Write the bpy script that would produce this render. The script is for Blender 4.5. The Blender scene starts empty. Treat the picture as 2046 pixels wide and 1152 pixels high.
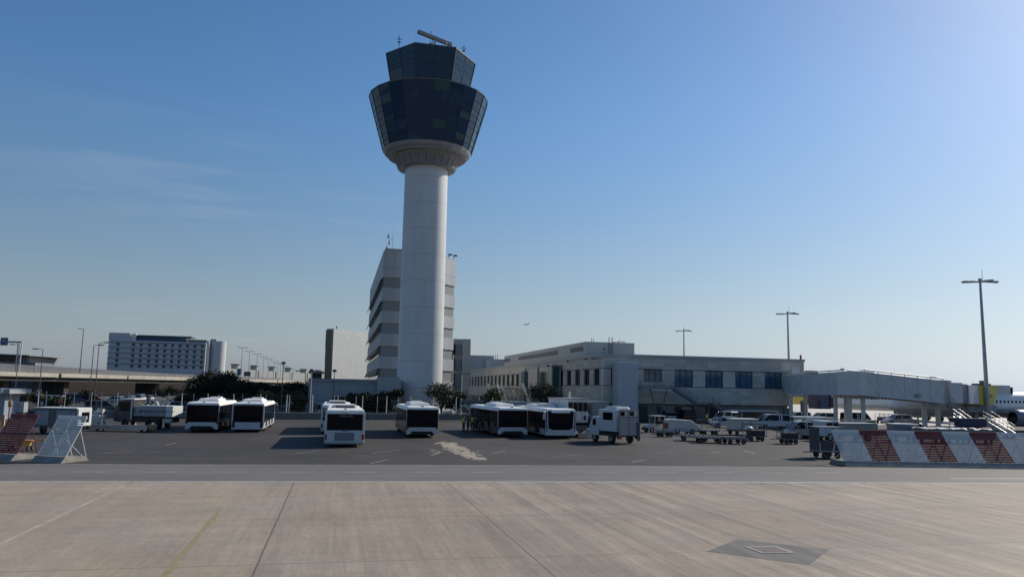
import bpy, bmesh, math, random
from mathutils import Vector, Matrix
R = math.radians
random.seed(7)
C = bpy.context.scene.collection

# ---------------------------------------------------------------- camera model (photo 2046 x 1152)
FPX, CH = 1550.0, 4.6
ROLL, PIT, YAW = math.atan(.0183), math.atan(202 / 1550.), R(12.5)

def ray(px, py):
    dx, dy = px - 1023, py - 576
    x = dx * math.cos(ROLL) + dy * math.sin(ROLL)
    y = -dx * math.sin(ROLL) + dy * math.cos(ROLL)
    fw = FPX * math.cos(PIT) + y * math.sin(PIT)
    up = FPX * math.sin(PIT) - y * math.cos(PIT)
    return (x * math.cos(YAW) + fw * math.sin(YAW), -x * math.sin(YAW) + fw * math.cos(YAW), up, fw)

def hit(px, py, ax, v):
    r = ray(px, py)
    t = (v - (0, 0, CH)[ax]) / r[ax]
    return (t * r[0], t * r[1], CH + t * r[2])

def g(px, py, z=0):            # survey a ground point seen at a photo pixel
    return hit(px, py, 2, z)[:2]
def oy(px, py, Y):             # point of the plane y = Y -> (x, z)
    h = hit(px, py, 1, Y); return h[0], h[2]
def ox(px, py, X):             # point of the plane x = X -> (y, z)
    h = hit(px, py, 0, X); return h[1], h[2]
def cd(px, py, D):             # point at depth D along the viewing direction
    r = ray(px, py); t = D / r[3]
    return (t * r[0], t * r[1], CH + t * r[2])

# ---------------------------------------------------------------- materials
MATS = {}
def M(name, rgb, rough=.6, metal=0., var=.12, scale=3., spec=.5, stretch=None, bump=0., emit=None, detail=4, ior=1.5):
    if name in MATS: return MATS[name]
    m = bpy.data.materials.new(name); m.use_nodes = True
    nt = m.node_tree; b = nt.nodes['Principled BSDF']
    b.inputs['Roughness'].default_value = rough
    b.inputs['Metallic'].default_value = metal
    b.inputs['Specular IOR Level'].default_value = spec
    b.inputs['Base Color'].default_value = (*rgb, 1); b.inputs['IOR'].default_value = ior
    if emit:
        b.inputs['Emission Color'].default_value = (*emit[:3], 1); b.inputs['Emission Strength'].default_value = emit[3]
    if var:
        tc = nt.nodes.new('ShaderNodeTexCoord'); mp = nt.nodes.new('ShaderNodeMapping')
        no = nt.nodes.new('ShaderNodeTexNoise'); mr = nt.nodes.new('ShaderNodeMapRange'); mx = nt.nodes.new('ShaderNodeMix')
        mx.data_type = 'RGBA'; mx.blend_type = 'MULTIPLY'; mx.inputs['Factor'].default_value = 1
        if stretch: mp.inputs['Scale'].default_value = stretch
        no.inputs['Scale'].default_value = scale; no.inputs['Detail'].default_value = detail
        mr.inputs['From Min'].default_value = .3; mr.inputs['From Max'].default_value = .7
        mr.inputs['To Min'].default_value = 1 - var; mr.inputs['To Max'].default_value = 1 + var * .5
        L = nt.links.new
        L(tc.outputs['Object'], mp.inputs['Vector']); L(mp.outputs['Vector'], no.inputs['Vector'])
        L(no.outputs['Fac'], mr.inputs['Value'])
        mx.inputs['A'].default_value = (*rgb, 1); L(mr.outputs['Result'], mx.inputs['B'])
        L(mx.outputs['Result'], b.inputs['Base Color'])
        if bump:
            bp = nt.nodes.new('ShaderNodeBump'); bp.inputs['Strength'].default_value = bump
            L(no.outputs['Fac'], bp.inputs['Height']); L(bp.outputs['Normal'], b.inputs['Normal'])
    MATS[name] = m
    return m

class NT:                       # tiny node helper
    def __init__(s, m): s.t = m.node_tree
    def n(s, ty, **kw):
        x = s.t.nodes.new('ShaderNode' + ty)
        for k, v in kw.items():
            if k.startswith('i_'):
                x.inputs[int(k[2:]) if k[2:].isdigit() else k[2:].replace('_', ' ')].default_value = v
            else: setattr(x, k, v)
        return x
    def math(s, op, a, b=None, c=None):
        x = s.t.nodes.new('ShaderNodeMath'); x.operation = op
        for i, v in enumerate((a, b, c)):
            if v is None: continue
            if isinstance(v, (int, float)): x.inputs[i].default_value = v
            else: s.t.links.new(v, x.inputs[i])
        return x.outputs[0]
    def L(s, a, b): s.t.links.new(a, b)
    def mul(s, col, val):       # colour (rgb tuple or socket) x scalar socket
        x = s.t.nodes.new('ShaderNodeMix'); x.data_type = 'RGBA'; x.blend_type = 'MULTIPLY'; x.inputs['Factor'].default_value = 1
        if isinstance(col, tuple): x.inputs['A'].default_value = (*col, 1)
        else: s.L(col, x.inputs['A'])
        s.L(val, x.inputs['B']); return x.outputs['Result']
    def mix(s, fac, a, b):
        x = s.t.nodes.new('ShaderNodeMix'); x.data_type = 'RGBA'
        s.L(fac, x.inputs['Factor'])
        for k, v in (('A', a), ('B', b)):
            if isinstance(v, tuple): x.inputs[k].default_value = (*v, 1)
            else: s.L(v, x.inputs[k])
        return x.outputs['Result']
    def mr(s, v, a, b, c, d):
        x = s.t.nodes.new('ShaderNodeMapRange')
        for i, q in enumerate((a, b, c, d)): x.inputs[i + 1].default_value = q
        s.L(v, x.inputs[0]); return x.outputs[0]
    def noise(s, vec, scale, detail=4, rough=.5, stretch=None, loc=None):
        if stretch or loc:
            mp = s.t.nodes.new('ShaderNodeMapping')
            if stretch: mp.inputs['Scale'].default_value = stretch
            if loc: mp.inputs['Location'].default_value = loc
            s.L(vec, mp.inputs['Vector']); vec = mp.outputs['Vector']
        x = s.t.nodes.new('ShaderNodeTexNoise'); x.inputs['Scale'].default_value = scale
        x.inputs['Detail'].default_value = detail; x.inputs['Roughness'].default_value = rough
        s.L(vec, x.inputs['Vector']); return x.outputs['Fac']

def newmat(name, rough=.8):
    m = bpy.data.materials.new(name); m.use_nodes = True
    k = NT(m); b = m.node_tree.nodes['Principled BSDF']; b.inputs['Roughness'].default_value = rough
    MATS[name] = m
    return m, k, b

def panel_mat(name, rgb, px, pz, var=.1, line=.03, dark=.55, rough=.55, horiz='XY'):
    """cladding with seams: px spacing along the wall (x+y), pz spacing in height"""
    m, k, b = newmat(name, rough)
    tc = k.n('TexCoord'); sp = k.n('SeparateXYZ'); k.L(tc.outputs['Object'], sp.inputs[0])
    h = k.math('ADD', sp.outputs[0], sp.outputs[1])
    def seam(v, p):
        f = k.math('FRACT', k.math('DIVIDE', v, p)); d = k.math('MULTIPLY', k.math('ABSOLUTE', k.math('SUBTRACT', f, .5)), p)
        return k.math('GREATER_THAN', d, p / 2 - line)
    s = k.math('MAXIMUM', seam(h, px) if px else 0.0, seam(sp.outputs[2], pz) if pz else 0.0)
    cid = k.n('CombineXYZ')
    k.L(k.math('FLOOR', k.math('DIVIDE', h, px or 50)), cid.inputs[0]); k.L(k.math('FLOOR', k.math('DIVIDE', sp.outputs[2], pz or 50)), cid.inputs[1])
    wn = k.n('TexWhiteNoise'); k.L(cid.outputs[0], wn.inputs[0])
    pv = k.mr(wn.outputs['Value'], 0, 1, 1 - var, 1 + var)
    nv = k.mr(k.noise(tc.outputs['Object'], .35, 5, .6, (1, 1, .35)), .3, .7, 1 - var, 1 + var * .6)
    c = k.mul(k.mul(rgb, pv), nv)
    k.L(k.mix(s, c, tuple(q * dark for q in rgb)), b.inputs['Base Color'])
    return m

white = M('white_paint', (.62, .63, .62), .35, 0, .10, 1.2)
offwhite = M('cream_paint', (.52, .50, .44), .45, 0, .15, 1.5)
greyp = M('grey_paint', (.32, .33, .34), .5, 0, .15, 1.5)
dgrey = M('dark_grey_paint', (.09, .095, .10), .5, 0, .2, 2)
black = M('black_rubber', (.015, .015, .016), .75, 0, .3, 6)
blackp = M('black_gloss_paint', (.012, .012, .014), .18, 0, .0)
steel = M('galvanised_steel', (.42, .43, .44), .45, .6, .2, 4)
post_steel = M('pale_steel', (.55, .55, .53), .5, .2, .15, 4)
dsteel = M('dark_steel', (.10, .105, .11), .5, .4, .2, 4)
glass = M('dark_glass', (.006, .009, .013), .06, 0, 0., 1, .2, ior=1.5)
blueglass = M('blue_glass', (.022, .088, .165), .08, 0, .45, .5, .5, ior=1.8)
redp = M('red_paint', (.26, .03, .035), .5, 0, .25, 2)
orange = M('orange_paint', (.60, .22, .03), .5, 0, .1, 2)
yellow = M('yellow_panel', (.62, .50, .06), .5, 0, .12, 1)
hivis = M('hivis_cloth', (.62, .80, .05), .8, 0, .1, 6)
navy = M('navy_cloth', (.012, .014, .025), .85, 0, .2, 8)
skin = M('skin', (.45, .27, .19), .6, 0, .1, 8)
hairm = M('dark_hair', (.02, .015, .012), .7, 0, .2, 20)
redlens = M('red_lens', (.30, .01, .01), .2, 0, 0)
lens = M('headlight_lens', (.55, .57, .6), .1, .3, 0)
concrete_b = M('cast_concrete', (.36, .34, .31), .85, 0, .25, 1.5, .3)
wallc = M('grey_barrier_concrete', (.16, .16, .155), .85, 0, .25, 1.2, .3)
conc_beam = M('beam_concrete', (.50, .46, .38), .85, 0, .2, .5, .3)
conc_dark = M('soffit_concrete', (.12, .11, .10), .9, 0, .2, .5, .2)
bluesign = M('blue_sign', (.02, .05, .17), .4, 0, .05, 2)
tarp = M('pale_tarpaulin', (.50, .46, .40), .55, 0, .3, 2.5, .5, None, .4)
whitetarp = M('white_tarpaulin', (.74, .75, .74), .4, 0, .15, 2, .5, None, .3)
navyp = M('navy_paint', (.012, .03, .09), .3, 0, .1, 1)
silver = M('silver_paint', (.42, .44, .46), .3, .3, .08, 1)
green = M('green_paint', (.03, .12, .08), .5, 0, .2, 2)
cardb = M('cardboard', (.30, .21, .13), .8, 0, .25, 3)

# ---------------------------------------------------------------- mesh builder
class MB:
    def __init__(s): s.v, s.f, s.mi, s.mats, s.smo = [], [], [], [], []
    def add(s, vs, fs, mat, smooth=False, T=None):
        if mat not in s.mats: s.mats.append(mat)
        o = len(s.v); k = s.mats.index(mat)
        for p in vs:
            s.v.append(tuple(T @ Vector(p)) if T else tuple(p))
        for f in fs: s.f.append(tuple(o + i for i in f)); s.mi.append(k); s.smo.append(smooth)
        return s
    def box(s, c, d, mat, rz=0, tx=1., ty=1., T=None):
        hx, hy, hz = d[0] / 2, d[1] / 2, d[2] / 2
        vs = [(-hx, -hy, -hz), (hx, -hy, -hz), (hx, hy, -hz), (-hx, hy, -hz), (-hx * tx, -hy * ty, hz), (hx * tx, -hy * ty, hz), (hx * tx, hy * ty, hz), (-hx * tx, hy * ty, hz)]
        cr, sr = math.cos(rz), math.sin(rz)
        vs = [(c[0] + x * cr - y * sr, c[1] + x * sr + y * cr, c[2] + z) for x, y, z in vs]
        return s.add(vs, [(3, 2, 1, 0), (4, 5, 6, 7), (0, 1, 5, 4), (1, 2, 6, 5), (2, 3, 7, 6), (3, 0, 4, 7)], mat, False, T)
    def bb(s, x0, x1, y0, y1, z0, z1, mat):
        return s.box(((x0 + x1) / 2, (y0 + y1) / 2, (z0 + z1) / 2), (abs(x1 - x0), abs(y1 - y0), abs(z1 - z0)), mat)
    def quad(s, pts, mat): return s.add(pts, [tuple(range(len(pts)))], mat)
    def prism(s, poly, z0, z1, mat):            # xy polygon (ccw) extruded in z
        n = len(poly)
        return s.add([(x, y, z0) for x, y in poly] + [(x, y, z1) for x, y in poly],
                     [tuple(range(n - 1, -1, -1)), tuple(range(n, 2 * n))] + [(i, (i + 1) % n, n + (i + 1) % n, n + i) for i in range(n)], mat)
    def side(s, prof, w, mat, wt=None, smooth=False):  # (y,z) profile extruded across x; wt(z)->half width
        n = len(prof); hw = wt or (lambda z: w / 2)
        return s.add([(-hw(z), y, z) for y, z in prof] + [(hw(z), y, z) for y, z in prof],
                     [tuple(range(n)), tuple(range(2 * n - 1, n - 1, -1))] + [(i, n + i, n + (i + 1) % n, (i + 1) % n) for i in range(n)], mat, smooth)
    def tube(s, p, q, r0, mat, r1=None, n=8, caps=True):
        p, q = Vector(p), Vector(q); r1 = r0 if r1 is None else r1
        d = (q - p).normalized(); a = d.orthogonal().normalized(); b = d.cross(a)
        vs = []
        for c, r in ((p, r0), (q, r1)):
            for i in range(n):
                t = 2 * math.pi * i / n; vs.append(tuple(c + (a * math.cos(t) + b * math.sin(t)) * r))
        fs = [(i, (i + 1) % n, n + (i + 1) % n, n + i) for i in range(n)]
        s.add(vs, fs, mat, True)
        if caps: s.add(vs, [tuple(range(n - 1, -1, -1)), tuple(range(n, 2 * n))], mat)
        return s
    def lathe(s, prof, n, mat, c=(0, 0, 0), smooth=True, ph=0., close=False, axis='z'):
        vs, fs = [], []
        for r, z in prof:
            for i in range(n):
                t = ph + 2 * math.pi * i / n
                x, y = r * math.cos(t), r * math.sin(t)
                vs.append((c[0] + x, c[1] + y, c[2] + z) if axis == 'z' else ((c[0] + z, c[1] + x, c[2] + y) if axis == 'x' else (c[0] + y, c[1] + z, c[2] + x)))
        for j in range(len(prof) - 1):
            for i in range(n):
                k = (i + 1) % n; fs.append((j * n + i, j * n + k, (j + 1) * n + k, (j + 1) * n + i))
        if close: fs.append(tuple(range(n - 1, -1, -1))); m0 = (len(prof) - 1) * n; fs.append(tuple(range(m0, m0 + n)))
        return s.add(vs, fs, mat, smooth)
    def build(s, name, parent=None, loc=(0, 0, 0), rz=0, bevel=0, seg=2):
        me = bpy.data.meshes.new(name); me.from_pydata(s.v, [], s.f)
        for m in s.mats: me.materials.append(m)
        for p, k, sm in zip(me.polygons, s.mi, s.smo): p.material_index = k; p.use_smooth = sm
        me.update()
        o = bpy.data.objects.new(name, me); C.objects.link(o)
        o.location = loc; o.rotation_euler = (0, 0, rz)
        if parent is not None: o.parent = parent
        if bevel:
            b = o.modifiers.new('bevel', 'BEVEL'); b.width = bevel; b.segments = seg; b.limit_method = 'ANGLE'; b.angle_limit = R(35)
        return o

def fixn(o):                     # outward normals
    bm = bmesh.new(); bm.from_mesh(o.data); bmesh.ops.recalc_face_normals(bm, faces=bm.faces); bm.to_mesh(o.data); bm.free(); return o
def tag(o, label, cat, group=None):
    o['label'] = label; o['category'] = cat
    if group: o['group'] = group
    return o
def thing(name, label, cat, loc=(0, 0, 0), rz=0, group=None):
    o = bpy.data.objects.new(name, None); C.objects.link(o); o.empty_display_size = .3
    if len(loc) == 2: loc = (*loc, 0)
    o.location = loc; o.rotation_euler = (0, 0, rz)
    return tag(o, label, cat, group)
def struct(o): o['kind'] = 'structure'; return o
KIDS = {}
def kids(o): return [c for c in bpy.data.objects if c.parent == o]
def dup(root, loc, rz=0, label=None, group=None, scale=None):
    if len(loc) == 2: loc = (*loc, 0)
    r = root.copy(); C.objects.link(r); r.location = loc; r.rotation_euler = (0, 0, rz)
    if label: r['label'] = label
    if group: r['group'] = group
    if scale: r.scale = scale
    for ch in kids(root):
        c = ch.copy(); C.objects.link(c); c.parent = r
        for q in kids(ch):
            d = q.copy(); C.objects.link(d); d.parent = c
    return r
def text(s, size, mat, parent, loc, rot, name='lettering', depth=.01, sx=1.):
    cu = bpy.data.curves.new(name, 'FONT'); cu.body = s; cu.size = size; cu.align_x = 'CENTER'; cu.align_y = 'CENTER'; cu.extrude = depth
    t = bpy.data.objects.new(name, cu); C.objects.link(t)
    dg = bpy.context.evaluated_depsgraph_get(); me = bpy.data.meshes.new_from_object(t.evaluated_get(dg))
    bpy.data.objects.remove(t); me.materials.clear(); me.materials.append(mat)
    o = bpy.data.objects.new(name, me); C.objects.link(o); o.parent = parent; o.location = loc; o.rotation_euler = rot; o.scale = (sx, 1, 1)
    return o
ORD = ['first', 'second', 'third', 'fourth', 'fifth', 'sixth', 'seventh', 'eighth', 'ninth', 'tenth', 'eleventh', 'twelfth', 'thirteenth', 'fourteenth', 'fifteenth']

# ---------------------------------------------------------------- camera, sun, sky
sc = bpy.context.scene
cam = bpy.data.cameras.new('camera'); co = bpy.data.objects.new('camera', cam); C.objects.link(co); sc.camera = co
cam.sensor_width = 36; cam.lens = 36 * FPX / 2046; cam.clip_start = .2; cam.clip_end = 20000
F = Vector((math.sin(YAW) * math.cos(PIT), math.cos(YAW) * math.cos(PIT), math.sin(PIT)))
R0 = Vector((math.cos(YAW), -math.sin(YAW), 0)); U0 = R0.cross(F)
rr = R0 * math.cos(ROLL) + U0 * math.sin(ROLL); uu = -R0 * math.sin(ROLL) + U0 * math.cos(ROLL)
mw = Matrix((rr, uu, -F)).transposed().to_4x4(); mw.translation = (0, 0, CH); co.matrix_world = mw

SAZ, SEL = R(65), R(33)          # clockwise from +Y
sv = Vector((math.sin(SAZ) * math.cos(SEL), math.cos(SAZ) * math.cos(SEL), math.sin(SEL)))
sl = bpy.data.lights.new('sun', 'SUN'); sl.energy = 3.6; sl.angle = R(.53); sl.color = (1, .92, .80)
so = bpy.data.objects.new('sun', sl); C.objects.link(so); so.rotation_euler = sv.to_track_quat('Z', 'Y').to_euler()

w = bpy.data.worlds.new('World'); sc.world = w; w.use_nodes = True
kw = NT(w); bg = w.node_tree.nodes['Background']
sky = kw.n('TexSky', sky_type='NISHITA', sun_disc=False, sun_elevation=SEL, sun_rotation=SAZ, altitude=50, air_density=1.0, dust_density=.55, ozone_density=2.2)
tc = kw.n('TexCoord'); sp = kw.n('SeparateXYZ'); kw.L(tc.outputs['Generated'], sp.inputs[0])
# thin cirrus near the horizon, mostly away from the sun
n1 = kw.noise(tc.outputs['Generated'], 2.2, 7, .62, (1.2, 1.2, 13))
n2 = kw.noise(tc.outputs['Generated'], 1.1, 3, .5, (1, 1, 4), (3, 1, 0))
cl = kw.math('MULTIPLY', kw.mr(n1, .50, .72, 0, 1), kw.mr(n2, .42, .62, 0, 1))
band = kw.math('MULTIPLY', kw.mr(sp.outputs[2], .0, .06, 0, 1), kw.mr(sp.outputs[2], .14, .34, 1, 0))
west = kw.mr(sp.outputs[0], -.25, .25, 1, 0)
fac = kw.math('MULTIPLY', kw.math('MULTIPLY', cl, band), kw.math('MULTIPLY', west, .40))
hs = kw.n('HueSaturation'); hs.inputs['Saturation'].default_value = 1.25; hs.inputs['Value'].default_value = 1.16; kw.L(sky.outputs[0], hs.inputs['Color'])
bw = kw.n('RGBToBW'); kw.L(sky.outputs[0], bw.inputs[0])
hz = kw.math('MULTIPLY', kw.math('POWER', kw.mr(sp.outputs[2], 0, .36, 1, 0), 1.4), .97)
hazed = kw.mix(hz, hs.outputs[0], kw.mul((.525, .61, .735), bw.outputs[0]))
mixc = kw.mix(fac, hazed, (6.5, 6.6, 6.8))
kw.L(mixc, bg.inputs['Color']); bg.inputs['Strength'].default_value = .072
sc.view_settings.view_transform = 'Standard'; sc.view_settings.look = 'None'; sc.view_settings.exposure = .4; sc.view_settings.gamma = 1

# ---------------------------------------------------------------- ground
def sheet(name, pts, z, mat):
    return struct(MB().quad([(x, y, z) for x, y in pts], mat).build(name))
m, k, b = newmat('dry_ground', .9); tc = k.n('TexCoord')
v = k.mr(k.noise(tc.outputs['Object'], .03, 6, .6), .3, .7, .6, 1.3)
k.L(k.mul((.085, .08, .07), v), b.inputs['Base Color'])
sheet('ground', [(-4000, -600), (4000, -600), (4000, 6000), (-4000, 6000)], -.016, m)

m, k, b = newmat('apron_asphalt', .82); tc = k.n('TexCoord'); o = tc.outputs['Object']
v = k.math('MULTIPLY', k.mr(k.noise(o, .12, 5, .6, (1, .45, 1)), .3, .7, .62, 1.3), k.mr(k.noise(o, 1.1, 5, .65, (.16, 1.6, 1)), .3, .7, .80, 1.2))
v = k.math('MULTIPLY', v, k.mr(k.noise(o, 38, 2), .3, .7, .86, 1.14))
pat = k.mr(k.noise(o, .35, 3, .5, (.5, 1, 1), (7, 2, 0)), .60, .66, 1, .62)       # old oil and tyre stains
v = k.math('MULTIPLY', v, pat)
k.L(k.mul((.043, .0385, .036), v), b.inputs['Base Color'])
b.inputs['Specular IOR Level'].default_value = .35; bp = k.n('Bump'); bp.inputs['Strength'].default_value = .25; k.L(k.noise(o, 60, 2), bp.inputs['Height']); k.L(bp.outputs[0], b.inputs['Normal'])
AE = [g(-200, 924.5), g(300, 927.3), g(1000, 928.5), g(1660, 932.8), g(2046, 936), g(2400, 938)]
apron = AE + [(170, 40), (170, 240), (-140, 240), (-140, 44)]
sheet('apron_asphalt', [(p[0], p[1]) for p in apron], -.008, m)
# brighter concrete aircraft stand beyond the terminal pier
m, k, b = newmat('stand_concrete', .75); tc = k.n('TexCoord'); o = tc.outputs['Object']
k.L(k.mul((.52, .48, .42), k.mr(k.noise(o, .1, 5), .3, .7, .75, 1.15)), b.inputs['Base Color'])
sheet('stand_concrete', [(79, 112), (400, 112), (400, 520), (79, 520)], -.004, m)

m, k, b = newmat('taxiway_asphalt', .8); tc = k.n('TexCoord'); o = tc.outputs['Object']
v = k.math('MULTIPLY', k.mr(k.noise(o, .15, 5, .6, (.35, 1, 1)), .3, .7, .8, 1.2), k.mr(k.noise(o, 1.5, 5, .6, (.12, 1.6, 1)), .3, .7, .84, 1.14))
v = k.math('MULTIPLY', v, k.mr(k.noise(o, 40, 2), .3, .7, .9, 1.1))
k.L(k.mul((.122, .112, .106), v), b.inputs['Base Color'])
LE = [g(-200, 961.2), g(700, 961.5), g(1400, 962), g(2046, 965), g(2400, 967)]
sheet('service_road', [*LE, *[(p[0], p[1]) for p in reversed(AE)]], -.0045, m)

m, k, b = newmat('apron_concrete', .78); tc = k.n('TexCoord'); o = tc.outputs['Object']
sp = k.n('SeparateXYZ'); k.L(o, sp.inputs[0])
def lines(v, p, off, wd):
    f = k.math('FRACT', k.math('ADD', k.math('DIVIDE', k.math('SUBTRACT', v, off), p), .5))
    return k.math('LESS_THAN', k.math('MULTIPLY', k.math('ABSOLUTE', k.math('SUBTRACT', f, .5)), p), wd)
wob = k.mr(k.noise(o, .8, 3), 0, 1, -.03, .03)
X = k.math('ADD', sp.outputs[0], wob); Yv = k.math('ADD', sp.outputs[1], wob)
JX, JY, PX_, PY_ = 5.55, 28.9, 7.35, 7.1
jo = k.math('MAXIMUM', lines(X, PX_, JX, .026), k.math('MULTIPLY', lines(Yv, PY_, JY, .024), .8))
cid = k.n('CombineXYZ'); k.L(k.math('FLOOR', k.math('DIVIDE', k.math('SUBTRACT', X, JX), PX_)), cid.inputs[0]); k.L(k.math('FLOOR', k.math('DIVIDE', k.math('SUBTRACT', Yv, JY), PY_)), cid.inputs[1])
wn = k.n('TexWhiteNoise'); k.L(cid.outputs[0], wn.inputs[0])
v = k.mr(wn.outputs['Value'], 0, 1, .95, 1.04)
v = k.math('MULTIPLY', v, k.mr(k.noise(o, .14, 4, .55), .3, .7, .88, 1.09))
st1 = k.noise(o, 1.0, 5, .6, (1.5, .035, 1)); st2 = k.noise(o, 1.0, 5, .65, (5.5, .10, 1), (3, 0, 0))
east = k.mr(sp.outputs[0], -4, 12, .25, 1.0)       # more traffic wear towards the stands
s1 = k.mr(st1, .40, .62, .72, 1.0); s2 = k.mr(st2, .36, .64, .82, 1.05)
wear = k.math('MULTIPLY', s1, s2)
v = k.math('MULTIPLY', v, k.mr(k.noise(o, 1.0, 4, .6, (.06, 1.1, 1), (0, 5, 0)), .3, .7, .93, 1.05))
rb = k.mr(k.noise(o, 1.0, 5, .6, (1.1, .12, 1), (9, 4, 0)), .55, .65, 1, .80)     # rubber smears
wear = k.math('MULTIPLY', wear, rb)
mp = k.n('Mapping'); mp.inputs['Rotation'].default_value = (0, 0, R(-24)); k.L(o, mp.inputs['Vector'])
t1 = k.mr(k.noise(mp.outputs['Vector'], 1.0, 4, .6, (3.4, .05, 1), (2, 7, 0)), .58, .68, 1, .84)   # turning tyre tracks
mp2 = k.n('Mapping'); mp2.inputs['Rotation'].default_value = (0, 0, R(16)); k.L(o, mp2.inputs['Vector'])
t2 = k.mr(k.noise(mp2.outputs['Vector'], 1.0, 4, .6, (2.6, .04, 1), (5, 1, 0)), .60, .70, 1, .86)
wear = k.math('MULTIPLY', wear, k.math('MULTIPLY', t1, t2))
sp_ot = k.mr(k.noise(o, .55, 6, .7, None, (1, 8, 0)), .62, .70, 1, .80)      # oil spots
wear = k.math('MULTIPLY', wear, sp_ot)
wear = k.math('ADD', 1.0, k.math('MULTIPLY', k.math('SUBTRACT', wear, 1.0), east))
v = k.math('MULTIPLY', v, wear)
edge_d = k.mr(k.noise(o, .3, 4, .6), .35, .65, .9, 1.06); v = k.math('MULTIPLY', v, edge_d)
v = k.math('MULTIPLY', v, k.mr(k.noise(o, 22, 5, .75), .3, .7, .80, 1.16))
v = k.math('MULTIPLY', v, k.mr(k.noise(o, 4.5, 6, .7, (1, .6, 1)), .3, .7, .88, 1.08))
v = k.math('MULTIPLY', v, k.mr(k.noise(o, 1.0, 6, .7, (9, .5, 1), (2, 2, 0)), .3, .7, .86, 1.08))
tint = k.mix(k.mr(k.noise(o, .22, 3, .5, None, (4, 4, 0)), .35, .65, 0, 1), (.362, .288, .211), (.340, .286, .224))
base = k.mul(tint, v)
k.L(k.mix(jo, base, (.115, .092, .072)), b.inputs['Base Color'])
bp = k.n('Bump'); bp.inputs['Strength'].default_value = .15; k.L(k.noise(o, 30, 3), bp.inputs['Height']); k.L(bp.outputs[0], b.inputs['Normal'])
sheet('apron_concrete', [(-300, -300), (400, -300), (400, LE[-1][1]), *[(p[0], p[1]) for p in reversed(LE)], (-300, LE[0][1])], -.012, m)

# worn paint
def paint(name, rgb, hole=.45, soft=.12):
    m, k, b = newmat(name, .7); tc = k.n('TexCoord')
    n = k.math('MULTIPLY', k.mr(k.noise(tc.outputs['Object'], 3, 6, .7), hole, hole + soft, 0, 1), 1.0)
    k.L(k.mix(n, tuple(q * .45 + .05 for q in rgb), rgb), b.inputs['Base Color']); return m
pw = paint('worn_white_line', (.62, .60, .57), .36); pwf = paint('faded_white_line', (.50, .47, .43), .46)
py_ = paint('faded_yellow_line', (.36, .29, .12), .40, .35)
def line(name, a, c, wd, mat, z=-.0003):
    a, c = Vector(a), Vector(c); d = (c - a).normalized(); n = Vector((-d.y, d.x)) * wd / 2
    return sheet(name, [tuple(a - n), tuple(c - n), tuple(c + n), tuple(a + n)], z, mat)
for i in range(len(LE) - 1):
    line('road_edge_line', LE[i], LE[i + 1], .20, pw)
for i in range(len(AE) - 1):
    line('road_edge_line', AE[i], AE[i + 1], .12, pwf)
a, c = Vector(g(-150, 941.5)), Vector(g(2200, 948)); d = (c - a).normalized(); Lc = (c - a).length
mid0, mid1 = Vector(g(150, 941.8)), Vector(g(1400, 943.3)); dd = (mid1 - mid0).normalized()
for i in range(-3, 13):
    p = mid0 + dd * (i * 3.45 - .2); line('lane_dash', p, p + dd * 1.75, .12, pwf)
line('road_edge_line', g(1900, 955.3), g(2200, 955.5), .16, pw)
line('sealed_joint_line', (5.55 - 2 * 7.35, 20), (5.55 - 2 * 7.35, 39), .17, M('joint_sealant', (.37, .32, .27), .8, 0, .25, 1.5), -.008)
line('yellow_taxi_line', g(318, 1160), g(440, 1018), .17, py_, -.008)
for a, c in (((1262, 922), (1290, 918)), ((740, 925), (775, 918)), ((1485, 899), (1508, 905)), ((880, 903), (862, 909)), ((700, 842), (720, 848)), ((480, 843), (560, 844)), ((1420, 901), (1440, 904))):
    line('parking_line', g(*a), g(*c), .10, pwf)
for a_, c_ in (((590, 905), (640, 899)), ((745, 905), (800, 897)), ((985, 905), (1010, 899)), ((1100, 912), (1165, 907)), ((330, 889), (352, 884)), ((1310, 905), (1345, 902)), ((1530, 915), (1580, 913)), ((210, 905), (260, 901))):
    line('parking_line', g(*a_), g(*c_), .07, pwf)
line('parking_line', g(556, 871.5), g(642, 871), .12, pw)
# tar-sealed asphalt patch with a framed pit cover
m, k, b = newmat('patch_asphalt', .75); tc = k.n('TexCoord'); o = tc.outputs['Object']
k.L(k.mul((.10, .092, .087), k.math('MULTIPLY', k.mr(k.noise(o, 1, 4, .6, (2.5, .15, 1)), .35, .65, .6, 1.25), k.mr(k.noise(o, 25, 2), .3, .7, .9, 1.1))), b.inputs['Base Color'])
sheet('asphalt_patch', [g(1412, 1100), g(1473, 1076), g(1657, 1096), g(1616, 1127)], -.008, m)
pit = thing('pit_cover', 'brown metal pit cover in a pale square frame set into the dark asphalt patch', 'pit cover', (*g(1540, 1097), 0))
pc = [g(1488, 1091.3), g(1550, 1090), g(1588, 1103.4), g(1524, 1104.6)]
cx, cy = g(1540, 1097); loc = [(x - cx, y - cy) for x, y in pc]
MB().quad([(x, y, .006) for x, y in loc], M('pit_frame', (.36, .34, .30), .8)).build('frame', pit)
MB().quad([(x * .8, y * .8, .012) for x, y in loc], M('rusty_plate', (.13, .09, .075), .7, 0, .4, 3)).build('cover_plate', pit)
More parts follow.
